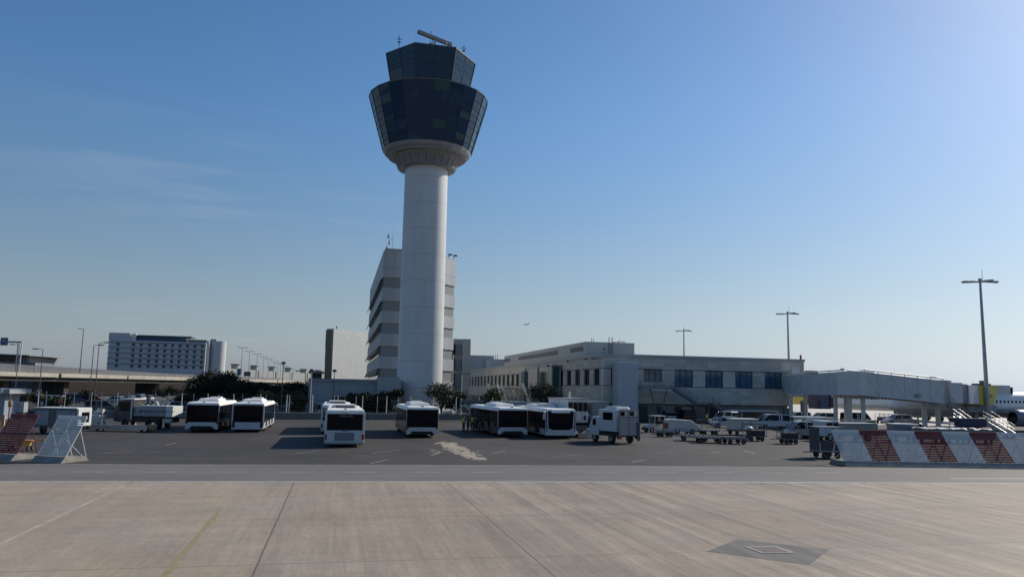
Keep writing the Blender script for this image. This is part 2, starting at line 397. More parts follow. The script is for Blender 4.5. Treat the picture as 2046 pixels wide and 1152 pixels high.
# spilled absorbent sand on the asphalt
rs = random.Random(5)
bm_ = MB(); sand = M('spilled_sand', (.29, .25, .195), .95, 0, .25, 2)
path = [(884, 884), (900, 890), (918, 899), (938, 909), (958, 918)]
blobs = []
for i in range(150):
    t = rs.random() ** .8 * (len(path) - 1.001); a = int(t); q = t - a
    px = path[a][0] * (1 - q) + path[a + 1][0] * q; py = path[a][1] * (1 - q) + path[a + 1][1] * q
    wd = (9, 14, 9, 9, 4)[a] if a < 4 else 4
    blobs.append((px + rs.gauss(0, wd), py + rs.gauss(0, wd * .22), rs.uniform(1.0, 8) * (1.2 if a < 3 else .8), rs.uniform(.35, 1.5)))
for cx_, cy_, L_ in ((866, 904, 12), (872, 900, 10), (880, 903, 7), (888, 882, 9), (925, 893, 6), (863, 898, 6)): blobs.append((cx_, cy_, L_, .45))
blobs += [(899, 889, 15, 4.2), (909, 894, 11, 3.2), (931, 905, 12, 2.8), (945, 911, 10, 2.2), (890, 888, 9, 2)]
for i, (px, py, ax, ay) in enumerate(blobs):
    n = 15; pts = []; sk_ = rs.uniform(-.12, .5)
    for jj in range(n):
        t = 2 * math.pi * jj / n; q = 1 + rs.uniform(-.5, .45)
        x, y = g(px + ax * q * math.cos(t), py + ay * q * math.sin(t) + sk_ * ay * math.cos(t)); pts.append((x, y, -.0065 + i * .00003))
    bm_.quad(pts, sand)
struct(bm_.build('sand_spill'))

# ================================================================ CONTROL TOWER
TY = 134.25
tx = oy(836, 829, TY)[0]
def rad(pl, pr, py):            # radius at the tower's distance from two silhouette pixels
    return (oy(pr, py, TY)[0] - oy(pl, py, TY)[0]) / 2
def zt(px, py, Y=TY): return oy(px, py, Y)[1]
shaftm, k, b = newmat('tower_panels', .45); tcn = k.n('TexCoord'); o = tcn.outputs['Object']
sp = k.n('SeparateXYZ'); k.L(o, sp.inputs[0])
f = k.math('FRACT', k.math('DIVIDE', sp.outputs[2], 4.55)); d = k.math('ABSOLUTE', k.math('SUBTRACT', f, .5))
ring = k.math('GREATER_THAN', d, .4925)
ang = k.math('FRACT', k.math('MULTIPLY', k.math('ARCTAN2', sp.outputs[1], sp.outputs[0]), 10 / (2 * math.pi)))
seam = k.math('MULTIPLY', k.math('GREATER_THAN', k.math('ABSOLUTE', k.math('SUBTRACT', ang, .5)), .494), .35)
v = k.math('MULTIPLY', k.mr(k.noise(o, .5, 5, .6, (1, 1, .25)), .3, .7, .90, 1.05), k.mr(k.noise(o, 2.5, 4, .6, (3, 3, .08)), .3, .7, .92, 1.04))
k.L(k.mix(k.math('MAXIMUM', ring, seam), k.mul((.56, .57, .57), v), (.30, .31, .32)), b.inputs['Base Color'])
tower = thing('control_tower', 'tall white airport control tower with a dark glass cab on a round shaft', 'control tower', (tx, TY, 0))
RS = rad(808.5, 895, 350)
zc0 = zt(852, 337 + 6)
fixn(MB().lathe([(RS * 1.01, 0), (RS, 20), (RS * .985, zc0 + 2.5)], 72, shaftm).build('shaft', tower))
MB().box((RS * .32, -RS * .955, zt(848, 786)), (.55, .15, .85), glass).build('shaft_window', tower)
# louvred collars
louv = M('louvre_grey', (.30, .295, .29), .55, 0, .15, 2)
def collar(name, r0, z0, r1, z1, nb, curve):
    m = MB(); prof = []
    for i in range(nb):
        a, c = i / nb, (i + .62) / nb
        ra = r0 + (r1 - r0) * (a ** curve); rc = r0 + (r1 - r0) * (c ** curve)
        za, zb = z0 + (z1 - z0) * a, z0 + (z1 - z0) * c
        prof += [(ra - .18, za - .02), (ra, za), (rc, zb), (rc - .18, zb + .02)]
    prof += [(r1 + .05, z1), (r1 + .1, z1 + .35), (r1 - .3, z1 + .36)]
    m.lathe(prof, 48, louv, smooth=False)
    m.lathe([(r0 - .14, z0 - .05), (r1 - .25, z1)], 48, M('louvre_void', (.07, .07, .075), .8), smooth=False)
    m.lathe([(RS * .9, z0 - .06), (r0 - .02, z0 - .06)], 48, louv, smooth=False)
    for i in range(24):
        t = 2 * math.pi * (i + .5) / 24; cs, sn = math.cos(t), math.sin(t)
        m.tube(((r0 + .02) * cs, (r0 + .02) * sn, z0), ((r0 + (r1 - r0) * .5 ** curve + .03) * cs, (r0 + (r1 - r0) * .5 ** curve + .03) * sn, (z0 + z1) / 2), .045, dgrey, n=4)
        m.tube(((r0 + (r1 - r0) * .5 ** curve + .03) * cs, (r0 + (r1 - r0) * .5 ** curve + .03) * sn, (z0 + z1) / 2), ((r1 + .02) * cs, (r1 + .02) * sn, z1), .045, dgrey, n=4)
    return m.build(name, tower)
rA0, rA1 = rad(798, 912, 337), rad(792, 922, 320)
zA0, zA1 = zt(854, 340), zt(854, 322)
collar('louvre_collar', rA0, zA0, rA1, zA1, 6, 1.4)
rB0, rB1 = rad(778, 933, 318), rad(770, 942, 309)
zB0, zB1 = zA1 + .35, zA1 + .35 + 1.75
collar('louvre_collar', rB0, zB0, rB1, zB1, 4, 1.2)
MB().lathe([(rA1 + .1, zA1 + .3), (rB0 - .1, zB0)], 48, louv, smooth=False).build('collar_soffit', tower)
# lower glass drum: 24 facets leaning outward
rD0, rD1 = rad(766, 942.5, 307), rad(740, 975, 195)
zD0, zD1 = zB1 + .35 - 1.0, zt(857, 204)
def curtain(name, n, ph, r0, z0, r1, z1, rows, cols, seedv, fas=None, tint=None):
    rs = random.Random(seedv)
    cosn = math.cos(math.pi / n)
    for i in range(n):
        a0, a1 = ph + 2 * math.pi * i / n, ph + 2 * math.pi * (i + 1) / n
        if math.sin((a0 + a1) / 2) > .75 and n > 10: pass
        A0, B0 = Vector((r0 * math.cos(a0), r0 * math.sin(a0), z0)), Vector((r0 * math.cos(a1), r0 * math.sin(a1), z0))
        A1, B1 = Vector((r1 * math.cos(a0), r1 * math.sin(a0), z1)), Vector((r1 * math.cos(a1), r1 * math.sin(a1), z1))
        P = lambda u, q: (A0.lerp(B0, u)).lerp(A1.lerp(B1, u), q)
        nn = (B0 - A0).cross(A1 - A0).normalized()
        m = MB(); e = .012
        for j in range(len(rows) - 1):
            cs = cols[j % len(cols)]
            for c in range(cs):
                u0, u1, q0, q1 = c / cs, (c + 1) / cs, rows[j], rows[j + 1]
                t = rs.random()
                gm = tint[0] if t < .74 else (tint[1] if t < .94 else tint[2])
                dj = [nn * rs.uniform(-.012, .012) for _ in range(4)]
                m.quad([P(u0 + e, q0 + e * .5) + dj[0], P(u1 - e, q0 + e * .5) + dj[1], P(u1 - e, q1 - e * .5) + dj[2], P(u0 + e, q1 - e * .5) + dj[3]], gm)
        fr = nn * -.05
        m.quad([A0 + fr, B0 + fr, B1 + fr, A1 + fr], frame_d)
        m.build(name, tower)
frame_d = M('mullion_dark', (.02, .028, .034), .5, 0, 0)
gt = [M('tower_glass', (.004, .036, .085), .06, 0, 0, 1, .3, ior=1.45), M('tower_glass_tinted', (.006, .048, .10), .10, 0, 0, 1, .35, ior=1.45), M('tower_glass_blinds', (.030, .075, .085), .25, 0, 0, 1, .3, ior=1.45)]
curtain('glazed_facet', 24, R(-91), rD0, zD0, rD1, zD1, [0, .09, .2, .36, .47, .58, .68, .83, 1.0], [1, 1, 1, 1, 1, 1, 2, 1], 3, tint=gt)
for i in range(24):
    bm = MB(); t = R(-91) + 2 * math.pi * i / 24
    bm.tube(((rD0 + .03) * math.cos(t), (rD0 + .03) * math.sin(t), zD0), ((rD1 + .03) * math.cos(t), (rD1 + .03) * math.sin(t), zD1), .06, frame_d, n=4)
    bm.build('mullion', tower)
gm = M('drum_metal', (.26, .27, .28), .45, .1, .1, 2)
MB().lathe([(rD0 - .02, zD0 + .02), (rD0 - .3, zD0 - .5), (rB1 - .6, zD0 - .9)], 24, gm, smooth=False, ph=R(-91)).build('drum_base_trim', tower)
rU0 = rad(783, 936, 165); zU0 = zt(860, 163)
MB().lathe([(rD1 + .05, zD1 - .02), (rD1 + .1, zD1 + .15), (rD1 - .2, zD1 + .3), (rU0 + .3, zD1 + .35)], 24, M('drum_cap', (.06, .08, .09), .4), smooth=False, ph=R(-91)).build('drum_cap', tower)
# upper cab: seven facets
zU0 = zD1 + .35
rU1 = rad(774.5, 951, 124) * 1.02; zU1 = zt(862, 127)
ph7 = R(-90 - 25.2)
MB().lathe([(rU0 * .99, zU0), (rU0 * 1.0, zU0 + .75), (rU0 * 1.04, zU0 + .8), (rU0 * 1.04, zU0 + 1.0)], 48, M('cab_parapet', (.22, .24, .26), .4, .1, .1, 2)).build('cab_parapet', tower)
gu = [M('cab_glass', (.004, .036, .080), .06, 0, 0, 1, .3, ior=1.45), M('cab_glass_tinted', (.015, .045, .065), .12, 0, 0, 1, .4), M('cab_blind', (.06, .075, .085), .5, 0, .1, 2)]
curtain('cab_facet', 7, ph7, rU0 * 1.01, zU0 + .7, rU1 * 1.0, zU1, [0, .52, .62, .8, 1.0], [2, 2, 2, 2], 11, tint=gu)
for i in range(7):
    bm = MB(); t = ph7 + 2 * math.pi * i / 7
    bm.tube(((rU0 + .06) * math.cos(t), (rU0 + .06) * math.sin(t), zU0 + .7), ((rU1 + .04) * math.cos(t), (rU1 + .04) * math.sin(t), zU1), .10, frame_d, n=5)
    bm.build('cab_mullion', tower)
zR = zU1 + .5
MB().lathe([(rU1 + .08, zU1 - .03), (rU1 + .12, zU1 + .22), (rU1 - .5, zR), (.5, zR + .25)], 7, M('cab_roof', (.05, .075, .085), .4, 0, .1, 1), smooth=False, ph=ph7).build('roof', tower)
# roof equipment
ra = MB(); ra.tube((0, 0, zR + .2), (0, 0, zR + 1.9), .28, steel)
ra.box((0, 0, zR + 1.9), (.9, .9, .5), greyp)
ra_o = ra.build('radar_pedestal', tower)
rz_ = oy(869, 77, TY - .3)
MB().box((0, 0, 0), (7.2, .6, .6), M('radar_grey', (.12, .135, .15), .5, 0, .1, 3)).build('radar_antenna', tower, (rz_[0] - tx, -.3, rz_[1])).rotation_euler = (0, R(2), R(27))
MB().tube((rz_[0] - tx, -.3, zR), (rz_[0] - tx, -.3, rz_[1]), .22, steel).build('radar_turntable', tower)
def mast(x, y, h, cross=False):
    m = MB().tube((x, y, zR - .1), (x, y, zR + h), .06, dsteel, .03, n=5)
    if cross:
        m.box((x, y, zR + h * .8), (.9, .08, .1), dsteel).box((x, y, zR + h * .95), (.12, .12, .5), dsteel).box((x, y, zR + h * .55), (.5, .3, .16), dsteel)
    m.build('roof_mast', tower)
for px, py, cr in ((798, 74, 1), (820, 66, 0), (852, 64, 0), (866, 30, 0), (861, 62, 1), (893, 68, 0), (914, 80, 0), (927, 93, 1)):
    y = -3.6 if py > 60 else -.8
    if px in (852, 866, 861): y = -.4
    x = oy(px, py, TY + y)[0] - tx; h = oy(px, py, TY + y)[1] - zR
    mast(x, y, h, cr)

# ================================================================ OFFICE BLOCK behind the tower
claddm = panel_mat('office_cladding', (.35, .37, .38), 3.2, 0, .06, .03, .6, .5)
louvd = M('office_louvre_band', (.20, .215, .215), .5, 0, .15, 6, .5, (.2, .2, 8))
OY = 150.
ob = thing('office_block', 'tall grey banded office block rising right behind the control tower', 'office building')
x0, zTop = oy(767, 500, OY); x1 = oy(850, 500, OY)[0]
dv = Vector((.636, .772))
# right end of the angled face is seen at pixel column 909
best = min((abs(1023 - 0), L) for L in [0])
Lr = 0
for i in range(1, 400):
    q = Vector((x1, OY)) + dv * (i * .1)
    vx = q.x * math.cos(YAW) - q.y * math.sin(YAW); vf = q.x * math.sin(YAW) + q.y * math.cos(YAW)
    px = 1023 + vx / vf * FPX * 1.0 + (500 - 778) * -.0183 * -1
    if px >= 903: Lr = i * .1; break
P2 = Vector((x1, OY)) + dv * Lr
yB = 214.
foot = [(x0, OY), (x1, OY), (P2.x, P2.y), (P2.x, yB), (x0, yB)]
def inset(f, e): return [(f[0][0] + e, f[0][1] + e), (f[1][0] - e * .3, f[1][1] + e), (f[2][0] - e, f[2][1] + e * .3), (f[3][0] - e, f[3][1] - e), (f[4][0] + e, f[4][1] - e)]
zb = [zt(790, y, OY) for y in (498.8, 535, 555, 575, 602, 621, 646, 666, 691.6, 711.6, 737, 758)]
levels = [(0, zb[11], 0), (zb[11], zb[10], 1), (zb[10], zb[9], 0), (zb[9], zb[8], 1), (zb[8], zb[7], 0), (zb[7], zb[6], 1), (zb[6], zb[5], 0), (zb[5], zb[4], 1), (zb[4], zb[3], 0), (zb[3], zb[2], 1), (zb[2], zb[1], 0), (zb[1], zTop, 0)]
for a, c, kd in levels:
    MB().prism(foot if not kd else inset(foot, .22), a + (.0 if kd else .025), c - (.0 if kd else .025), louvd if kd else claddm).build('louvre_band' if kd else 'cladding_band', ob)
MB().prism(inset(foot, .3), zTop, zTop + .5, greyp).build('roof', ob)
for a, c, kd in levels:
    if kd:      # slatted sunshades and ribbon windows along the left side
        MB().box((x0 + .1, (OY + yB) / 2 + 1, (a + c) / 2), (.25, yB - OY - 4, c - a - .25), blueglass).build('ribbon_window', ob)
        m = MB()
        sl_ = M('sunshade_slats', (.055, .075, .07), .5, 0, .2, 3)
        for j in range(6):
            m.box((x0 - .10 - j * .09, (OY + yB) / 2 + .9, c + .1 - j * .21), (.09, yB - OY - 3.0, .19), sl_)
        for j in range(12):
            y = OY + 2.2 + j * (yB - OY - 5) / 11
            m.tube((x0, y, c + .1), (x0 - .6, y, c - .95), .05, sl_, n=4)
        m.build('sunshade', ob)
ant = MB().tube((0, 0, 0), (0, 0, 4.6), .07, steel, .03, 6).tube((0, 0, 2.6), (-.9, 0, 2.8), .05, steel, n=4).box((-.9, 0, 3.2), (.3, .3, .7), greyp).box((-.7, 0, 1.9), (.25, .25, .9), greyp)
xa = oy(784, 500, OY + 2)[0]
ant = ant.build('antenna_mast', ob, (xa, OY + 2, zTop))
bl = MB().tube((0, 0, 0), (0, 0, .5), .2, redlens, .2, 8).lathe([(.22, .5), (.16, .85), (0, .95)], 8, redlens)
bl.build('warning_lamp', ob, (oy(773, 500, OY + .6)[0], OY + .6, zTop))
cc = MB().tube((0, 0, 0), (0, 0, 1.1), .08, dsteel).box((.3, 0, 1.05), (.8, .3, .3), dsteel)
cc1 = cc.build('roof_camera', ob, (P2.x - 1.6, P2.y - .5, zTop + .3)); cc2 = cc1.copy(); C.objects.link(cc2); cc2.location.x += 1.2; cc2.location.y += .9

# ================================================================ WHITE TILED SLAB BLOCK
tile = panel_mat('white_wall_tiles', (.52, .53, .51), 1.3, 1.55, .04, .03, .75, .5)
WY = 238.
sb_ = thing('slab_block', 'pale tiled windowless slab block with a dark glass end, behind the low grey annexe', 'building')
xw, zw = oy(667, 656, WY)
q0 = Vector((xw, WY)); q1 = q0 + dv * 40; nd = Vector((-.772, .636)) * 2.6
MB().prism([tuple(q0), tuple(q1), tuple(q1 + nd), tuple(q0 + nd)], 0, zw, tile).build('tiled_wall', sb_)
nf = Vector((-.636, -.772))
zs = [0, oy(655, 727, WY)[1], oy(655, 695, WY)[1], zw - .4]
for i in range(3):
    a = q0 + nd * .05 + nf * (.25 + .12 * i); c = q0 + nd * .98 + nf * (.25 + .12 * i)
    MB().prism([tuple(a), tuple(a - nf * (.24 + .12 * i)), tuple(c - nf * (.24 + .12 * i)), tuple(c)], zs[i] + .02, zs[i + 1] - .02, M('green_black_glass', (.02, .04, .035), .12, 0, .2, .5)).build('glass_end', sb_)
MB().tube((xw + .8, WY + 1.5, zw), (xw + .8, WY + 1.5, zw + .9), .16, redlens).build('warning_lamp', sb_)

# ================================================================ LOW GREY ANNEXE (podium)
podm = panel_mat('annexe_panels', (.24, .27, .30), 8.5, 2.45, .05, .035, .5, .5)
PY = 127.
pd = thing('annexe', 'low blue grey panelled annexe left of the control tower base', 'building')
xl, zp = oy(618, 755, PY); xr = oy(802, 755, PY)[0]
MB().bb(xl, xr, PY, PY + 22, 0, zp - .55, podm).build('wall', pd)
MB().bb(xl - .12, xr, PY - .12, PY + 22, zp - .52, zp, M('annexe_parapet', (.20, .23, .26), .5, 0, .1, 1)).build('parapet', pd)
a, c = oy(664, 792, PY), oy(688, 806, PY)
MB().bb(a[0], c[0], PY - .02, PY + .6, c[1] - 1.8, a[1], glass).build('doorway', pd)
xa, za = oy(617, 743, PY + 8); xb = oy(648, 743, PY + 8)[0]
m = MB().bb(xa, xb, PY + 6, PY + 10, zp + .9, zp + 1.2, dgrey).bb(xa + .4, xb - .4, PY + 6.4, PY + 9.6, zp, zp + .9, black)
m.build('roof_canopy', pd)
# ribbed bay in front of the office block
MB().bb(oy(752, 757, 129)[0], xr - .3, 126.2, 126.98, 0, oy(760, 753, 126.2)[1], panel_mat('ribbed_panel', (.30, .33, .35), .55, 0, .03, .03, .7)).build('ribbed_bay', pd)

# ================================================================ GLAZED OFFICE WING right of the tower block
GY = 172.
gw = thing('glazed_wing', 'narrow grey building with a blue glass corner right of the tower block', 'building')
xa, za = oy(900, 676, GY); xb = oy(924, 676, GY)[0]; xc = oy(940, 676, GY)[0]
wallg = panel_mat('wing_cladding', (.33, .35, .36), 3, 3.4, .05, .03, .7)
MB().bb(xb, xc, GY - .5, GY + 30, 0, za, wallg).build('wall', gw)
MB().bb(xa - 6, xb, GY + .6, GY + 28, 0, za, wallg).build('wall_panel', gw)
for y0, y1 in ((687, 708), (716, 737), (746, 775), (779, 800)):
    a0, a1 = oy(906, y1, GY)[1], oy(906, y0, GY)[1]
    m = MB()
    for c in range(4):
        w_ = (xb - xa + 3) / 4
        m.bb(xa - 3 + c * w_ + .08, xa - 3 + (c + 1) * w_ - .08, GY + .3, GY + .58, max(.2, a0), a1, blueglass if c != 2 else glass)
    m.build('window', gw)
# low roofs between the wing and the terminal
lw = thing('link_building', 'low grey flat roofed link building beyond the terminal end', 'building')
LY = 262.
xa, za = oy(938, 709, LY); xb = oy(987, 711, LY)[0]; xc, zc = oy(1010, 717, LY)
wl = M('link_wall', (.36, .38, .39), .6, 0, .12, .3)
MB().bb(xa - 4, xb, LY, LY + 40, 0, za, wl).build('wall', lw)
MB().bb(xb, xc + 12, LY + 2, LY + 40, 0, zc, wl).build('wall', lw)
MB().bb(oy(970, 720, LY)[0], oy(980, 720, LY)[0], LY - 1, LY - .05, 0, oy(970, 718, LY)[1], M('link_pale', (.48, .50, .50), .5, 0, .1, .4)).build('stair_core', lw)
for p in (990, 994): MB().tube((oy(p, 716, LY + 3)[0], LY + 3, zc), (oy(p, 716, LY + 3)[0], LY + 3, zc + 1.6), .1, dsteel, n=5).build('roof_mast', lw)

# ================================================================ TERMINAL (two storeys, stone clad)
TF = 116.3
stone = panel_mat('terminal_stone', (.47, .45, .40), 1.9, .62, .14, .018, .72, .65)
fasc = M('terminal_fascia', (.34, .355, .365), .5, 0, .08, .5)
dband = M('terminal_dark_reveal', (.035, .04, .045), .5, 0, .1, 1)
tm = thing('terminal_building', 'two storey grey stone airport terminal with a dark ribbon of windows', 'terminal')
TX0, _ = oy(1205, 704.7, TF); TX1 = oy(1606, 720, TF)[0]; TB = 250.
H0, H1, H2, H3, H4 = 2.75, 5.55, 8.2, 10.05, 10.5
def ring_wall(mb, z0, z1, e, mat):
    mb.bb(TX0 + e, TX1 - e, TF + e, TB - e, z0, z1, mat)
TX1, TXU = TX1 - 2.3, TX1
m = MB(); ring_wall(m, H0 + .06, H1 - .07, 0, stone); m.build('lower_stone_wall', tm)
TX1 = TXU
m = MB(); ring_wall(m, H2 + .08, H3, 0, stone); m.build('upper_stone_wall', tm)
m = MB(); ring_wall(m, H3 + .0, H4, -.14, fasc); m.build('roof_fascia', tm)
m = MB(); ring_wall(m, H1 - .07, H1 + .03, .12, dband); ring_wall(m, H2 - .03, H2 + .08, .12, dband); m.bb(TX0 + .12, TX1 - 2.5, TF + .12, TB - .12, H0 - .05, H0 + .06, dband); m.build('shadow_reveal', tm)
TX1 = TXU - 2.3
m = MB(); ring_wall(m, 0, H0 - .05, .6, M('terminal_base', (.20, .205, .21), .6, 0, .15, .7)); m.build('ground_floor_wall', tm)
TX1 = TXU
# first floor on the apron side: stone piers between the windows
wins = [(1286, 1323, 1), (1348, 1385, 0), (1409, 1445, 0), (1469, 1504, 0), (1528, 1563, 0)]
ed = []
for a, c, kd in wins: ed.append((oy(a, 757, TF)[0], oy(c, 757, TF)[0], kd))
cur = TX0; fw = MB()
wa, wb = oy(1221, 745, TF)[0], oy(1233, 745, TF)[0]
ed = [(wa, wb + .6, 0)] + ed
for a, c, kd in ed:
    MB().bb(cur, a, TF, TF + .5, H1 + .03, H2 - .03, stone).build('window_pier', tm); cur = c
MB().bb(cur, TX1, TF, TF + .5, H1 + .03, H2 - .03, stone).build('window_pier', tm)
fw.bb(TX1 - .5, TX1, TF + .52, TB, H1 + .03, H2 - .03, stone)
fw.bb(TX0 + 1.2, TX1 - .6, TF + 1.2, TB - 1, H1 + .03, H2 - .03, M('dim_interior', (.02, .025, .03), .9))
fw.build('inner_wall', tm)
wframe = M('window_frame_blue', (.03, .05, .09), .4, 0, 0); wsill = M('window_frame_white', (.50, .52, .53), .4, 0, 0)
for a, c, kd in ed:
    o = MB()
    zlo = H1 + .06 if not kd else H1 + .75
    n = 3 if c - a > 1.8 else 2
    for i in range(n):
        u0, u1 = a + (c - a) * i / n, a + (c - a) * (i + 1) / n
        tl = random.uniform(-.02, .02)
        o.quad([(u0 + .05, TF + .28 + tl, zlo + .06), (u1 - .05, TF + .28 - tl, zlo + .06), (u1 - .05, TF + .28 - tl, H2 - .1), (u0 + .05, TF + .28 + tl, H2 - .1)], blueglass if not kd else M('pale_glass', (.16, .19, .20), .2, 0, .3, 1))
    wo = o.build('window', tm)
    f = MB()
    for i in range(n + 1):
        u = a + (c - a) * i / n; f.bb(u - .05 * (1 if 0 < i < n else 1), u + .05, TF + .2, TF + .34, zlo, H2 - .04, wframe)
    f.bb(a + .05, c - .05, TF + .21, TF + .33, zlo - .03, zlo + .05, wframe); f.bb(a + .05, c - .05, TF + .21, TF + .33, H2 - .11, H2 - .04, wframe)
    if kd:
        f.bb(a + .05, c - .05, TF + .19, TF + .35, H2 - .72, H2 - .62, wframe)
        MB().bb(a, c, TF + .02, TF + .4, H1 + .04, zlo - .04, stone).build('window_apron', tm)
    f.build('frame', wo)
# left side: windows and piers, spaced back along the side
ys = [ox(p, 750, TX0)[0] for p in (1197.5, 1177.6, 1158.5, 1140.7, 1124.6, 1109.5, 1095.7)]
pitch = (ys[-1] - ys[0]) / 6
yy = ys[0]; k_ = 0; prev = TF + .52
while yy < TB - 2:
    wd = pitch * .56
    MB().bb(TX0, TX0 + .5, prev, yy, H1 + .03, H2 - .03, stone).build('window_pier', tm)
    o = MB()
    for i in range(2):
        u0, u1 = yy + wd * i / 2, yy + wd * (i + 1) / 2; tl = random.uniform(-.015, .015)
        o.quad([(TX0 + .3 + tl, u1 - .04, H1 + .1), (TX0 + .3 - tl, u0 + .04, H1 + .1), (TX0 + .3 - tl, u0 + .04, H2 - .1), (TX0 + .3 + tl, u1 - .04, H2 - .1)], glass)
    wo = o.build('window', tm)
    f = MB()
    for i in range(3): f.bb(TX0 + .22, TX0 + .36, yy + wd * i / 2 - .05, yy + wd * i / 2 + .05, H1 + .05, H2 - .05, wframe)
    for z in (H1 + .08, H2 - .08): f.bb(TX0 + .23, TX0 + .35, yy - .04, yy + wd + .04, z - .04, z + .04, wframe)
    f.build('frame', wo)
    prev = yy + wd; yy += pitch; k_ += 1
MB().bb(TX0, TX0 + .5, prev, TB, H1 + .03, H2 - .03, stone).build('window_pier', tm)
# lamps under the eaves of the left side
for p, q in ((1172, 717), (1136, 722), (1091, 744)):
    y, z = ox(p, q, TX0); MB().bb(TX0 - .35, TX0 - .01, y - .2, y + .2, z - .12, z + .12, dgrey).build('wall_lamp', tm)
# roof plant storey
PYf = 131.
xa, zr = oy(1170, 682, PYf); xb = oy(1267.5, 687, PYf)[0]
yb = ox(1008, 711, xa)[0]
pm = panel_mat('penthouse_metal', (.30, .315, .315), 0, 0, .03, .03, .8, .5)
pm = M('penthouse_metal2', (.38, .39, .38), .5, 0, .08, .25)
MB().bb(xa, xb, PYf, min(yb, TB - 3), H4 - .02, zr, pm).build('plant_storey', tm)
lg = M('plant_louvre', (.075, .08, .08), .5, 0, .2, 5, .5, (.1, .1, 10))
for p0, p1, q0, q1 in ((1036, 1114, 0, 0), (1140, 1165, 0, 0), (1007, 1019, 0, 0)):
    ya, yc = ox(p1, 700, xa)[0], ox(p0, 715, xa)[0]
    MB().bb(xa - .06, xa + .05, ya, min(yc, TB - 4), H4 + (zr - H4) * .42, H4 + (zr - H4) * .72, lg).build('louvre', tm)
for p in (1182, 1186): MB().tube((oy(p, 680, 133)[0], 133, zr), (oy(p, 680, 133)[0], 133, zr + .8), .07, steel, n=5).build('vent_pipe', tm)
la = MB(); xq = oy(1219, 690, PYf)[0]
for s in (-.32, .32):
    la.tube((xq + s, PYf - .25, H4), (xq + s, PYf - .25, zr + .9), .06, dsteel, n=5)
for i in range(12): la.tube((xq - .32, PYf - .25, H4 + .3 + i * .3), (xq + .32, PYf - .25, H4 + .3 + i * .3), .03, dsteel, n=4)
la.build('roof_ladder', tm)
MB().bb(oy(1580, 731, TF)[0], oy(1597, 731, TF)[0], TF - .15, TF - .005, oy(1590, 745, TF)[1], oy(1590, 732, TF)[1], wsill).build('wall_hatch', tm)
bx = oy(1604, 714, TF + .5)[0]
MB().tube((bx - .4, TF + .5, H4), (bx - .4, TF + .5, H4 + .55), .17, redlens).lathe([(.17, .0), (.12, .2), (0, .25)], 8, redlens, (bx - .4, TF + .5, H4 + .55)).build('warning_lamp', tm)
m = MB(); cx_, _z = oy(1203, 700, TF + .4); m.tube((cx_ + .3, TF + .4, H4), (cx_ + .3, TF + .4, H4 + .7), .06, dsteel).box((cx_ + .3, TF + .3, H4 + .75), (.3, .5, .22), dsteel); m.build('roof_camera', tm)
# ground floor doors
for a, c, mt in ((1278, 1294, dband), (1311, 1325, dband), (1348, 1386, dband), (1411, 1446, dband), (1566, 1580, blueglass)):
    MB().bb(oy(a, 825, TF + .5)[0], oy(c, 825, TF + .5)[0], TF + .45, TF + .58, .05, H0 - .35, mt).build('door', tm)
MB().bb(oy(1362, 815, TF + .4)[0], oy(1382, 815, TF + .4)[0], TF + .38, TF + .44, 1.95, H0 - .42, M('bright_pane', (.30, .32, .33), .3, 0, .1, 2)).build('door_light', tm)
# smooth metal lift tower on the apron side
xa, xb = oy(1236, 780, 113.2)[0], oy(1275, 780, 113.2)[0]; zl = oy(1255, 723, 113.2)[1]
MB().bb(xa, xb, 113.2, TF - .15, 0, zl, panel_mat('lift_tower_metal', (.40, .42, .47), 1.0, 1.55, .02, .012, .6, .28)).build('lift_tower', tm, bevel=.12)

# ---------------------------------------------------------------- external steel stairs
def flight(m, a, c, wd, mat, n=10, solid=0., rr=.03):            # a top, c bottom: side strings, treads, rails; width along d perpendicular
    a, c = Vector(a), Vector(c); h = Vector((c.x - a.x, c.y - a.y, 0)).normalized(); s = Vector((-h.y, h.x, 0)) * wd / 2
    for q in (-1, 1):
        p0, p1 = a + s * q, c + s * q
        m.add([p0 + Vector((0, 0, -.22)), p1 + Vector((0, 0, -.22)), p1 + Vector((0, 0, .16 + solid)), p0 + Vector((0, 0, .16 + solid)), p0 + s * q * .08 + Vector((0, 0, -.22)), p1 + s * q * .08 + Vector((0, 0, -.22)), p1 + s * q * .08 + Vector((0, 0, .16 + solid)), p0 + s * q * .08 + Vector((0, 0, .16 + solid))],
              [(0, 1, 2, 3), (7, 6, 5, 4), (0, 4, 5, 1), (3, 2, 6, 7), (0, 3, 7, 4), (1, 5, 6, 2)], mat)
        for hh in (.55, 1.05): m.tube(p0 + Vector((0, 0, hh)), p1 + Vector((0, 0, hh)), rr, mat, n=4)
        for i in range(7):
            p = p0.lerp(p1, i / 6); m.tube(p, p + Vector((0, 0, 1.05)), rr * .8, mat, n=4)
    for i in range(n):
        p = a.lerp(c, (i + .5) / n); m.box(p, (abs(h.x) * .25 + abs(s.x) * 2 + .02, abs(h.y) * .25 + abs(s.y) * 2 + .02, .05), mat)
def deck(m, x0, x1, y0, y1, z, mat, rail=True):
    m.bb(x0, x1, y0, y1, z - .18, z, mat)
    if rail:
        for hh in (.55, 1.05): m.tube((x0, y0, z + hh), (x1, y0, z + hh), .03, mat, n=4)
        n = max(2, int((x1 - x0) / 1.2))
        for i in range(n + 1): p = x0 + (x1 - x0) * i / n; m.tube((p, y0, z), (p, y0, z + 1.05), .025, mat, n=4)
stm = M('stair_steel', (.16, .18, .20), .5, .2, .15, 3)
S1 = 114.2
st = thing('external_staircase', 'grey steel outside staircase with two flights on the terminal apron wall', 'staircase', (oy(1345, 772, S1)[0], S1, 0))
bx0 = st.location.x
P = lambda px, py: (oy(px, py, S1)[0] - bx0, 0, oy(px, py, S1)[1])
d0, d1 = P(1278, 773), P(1343, 773)
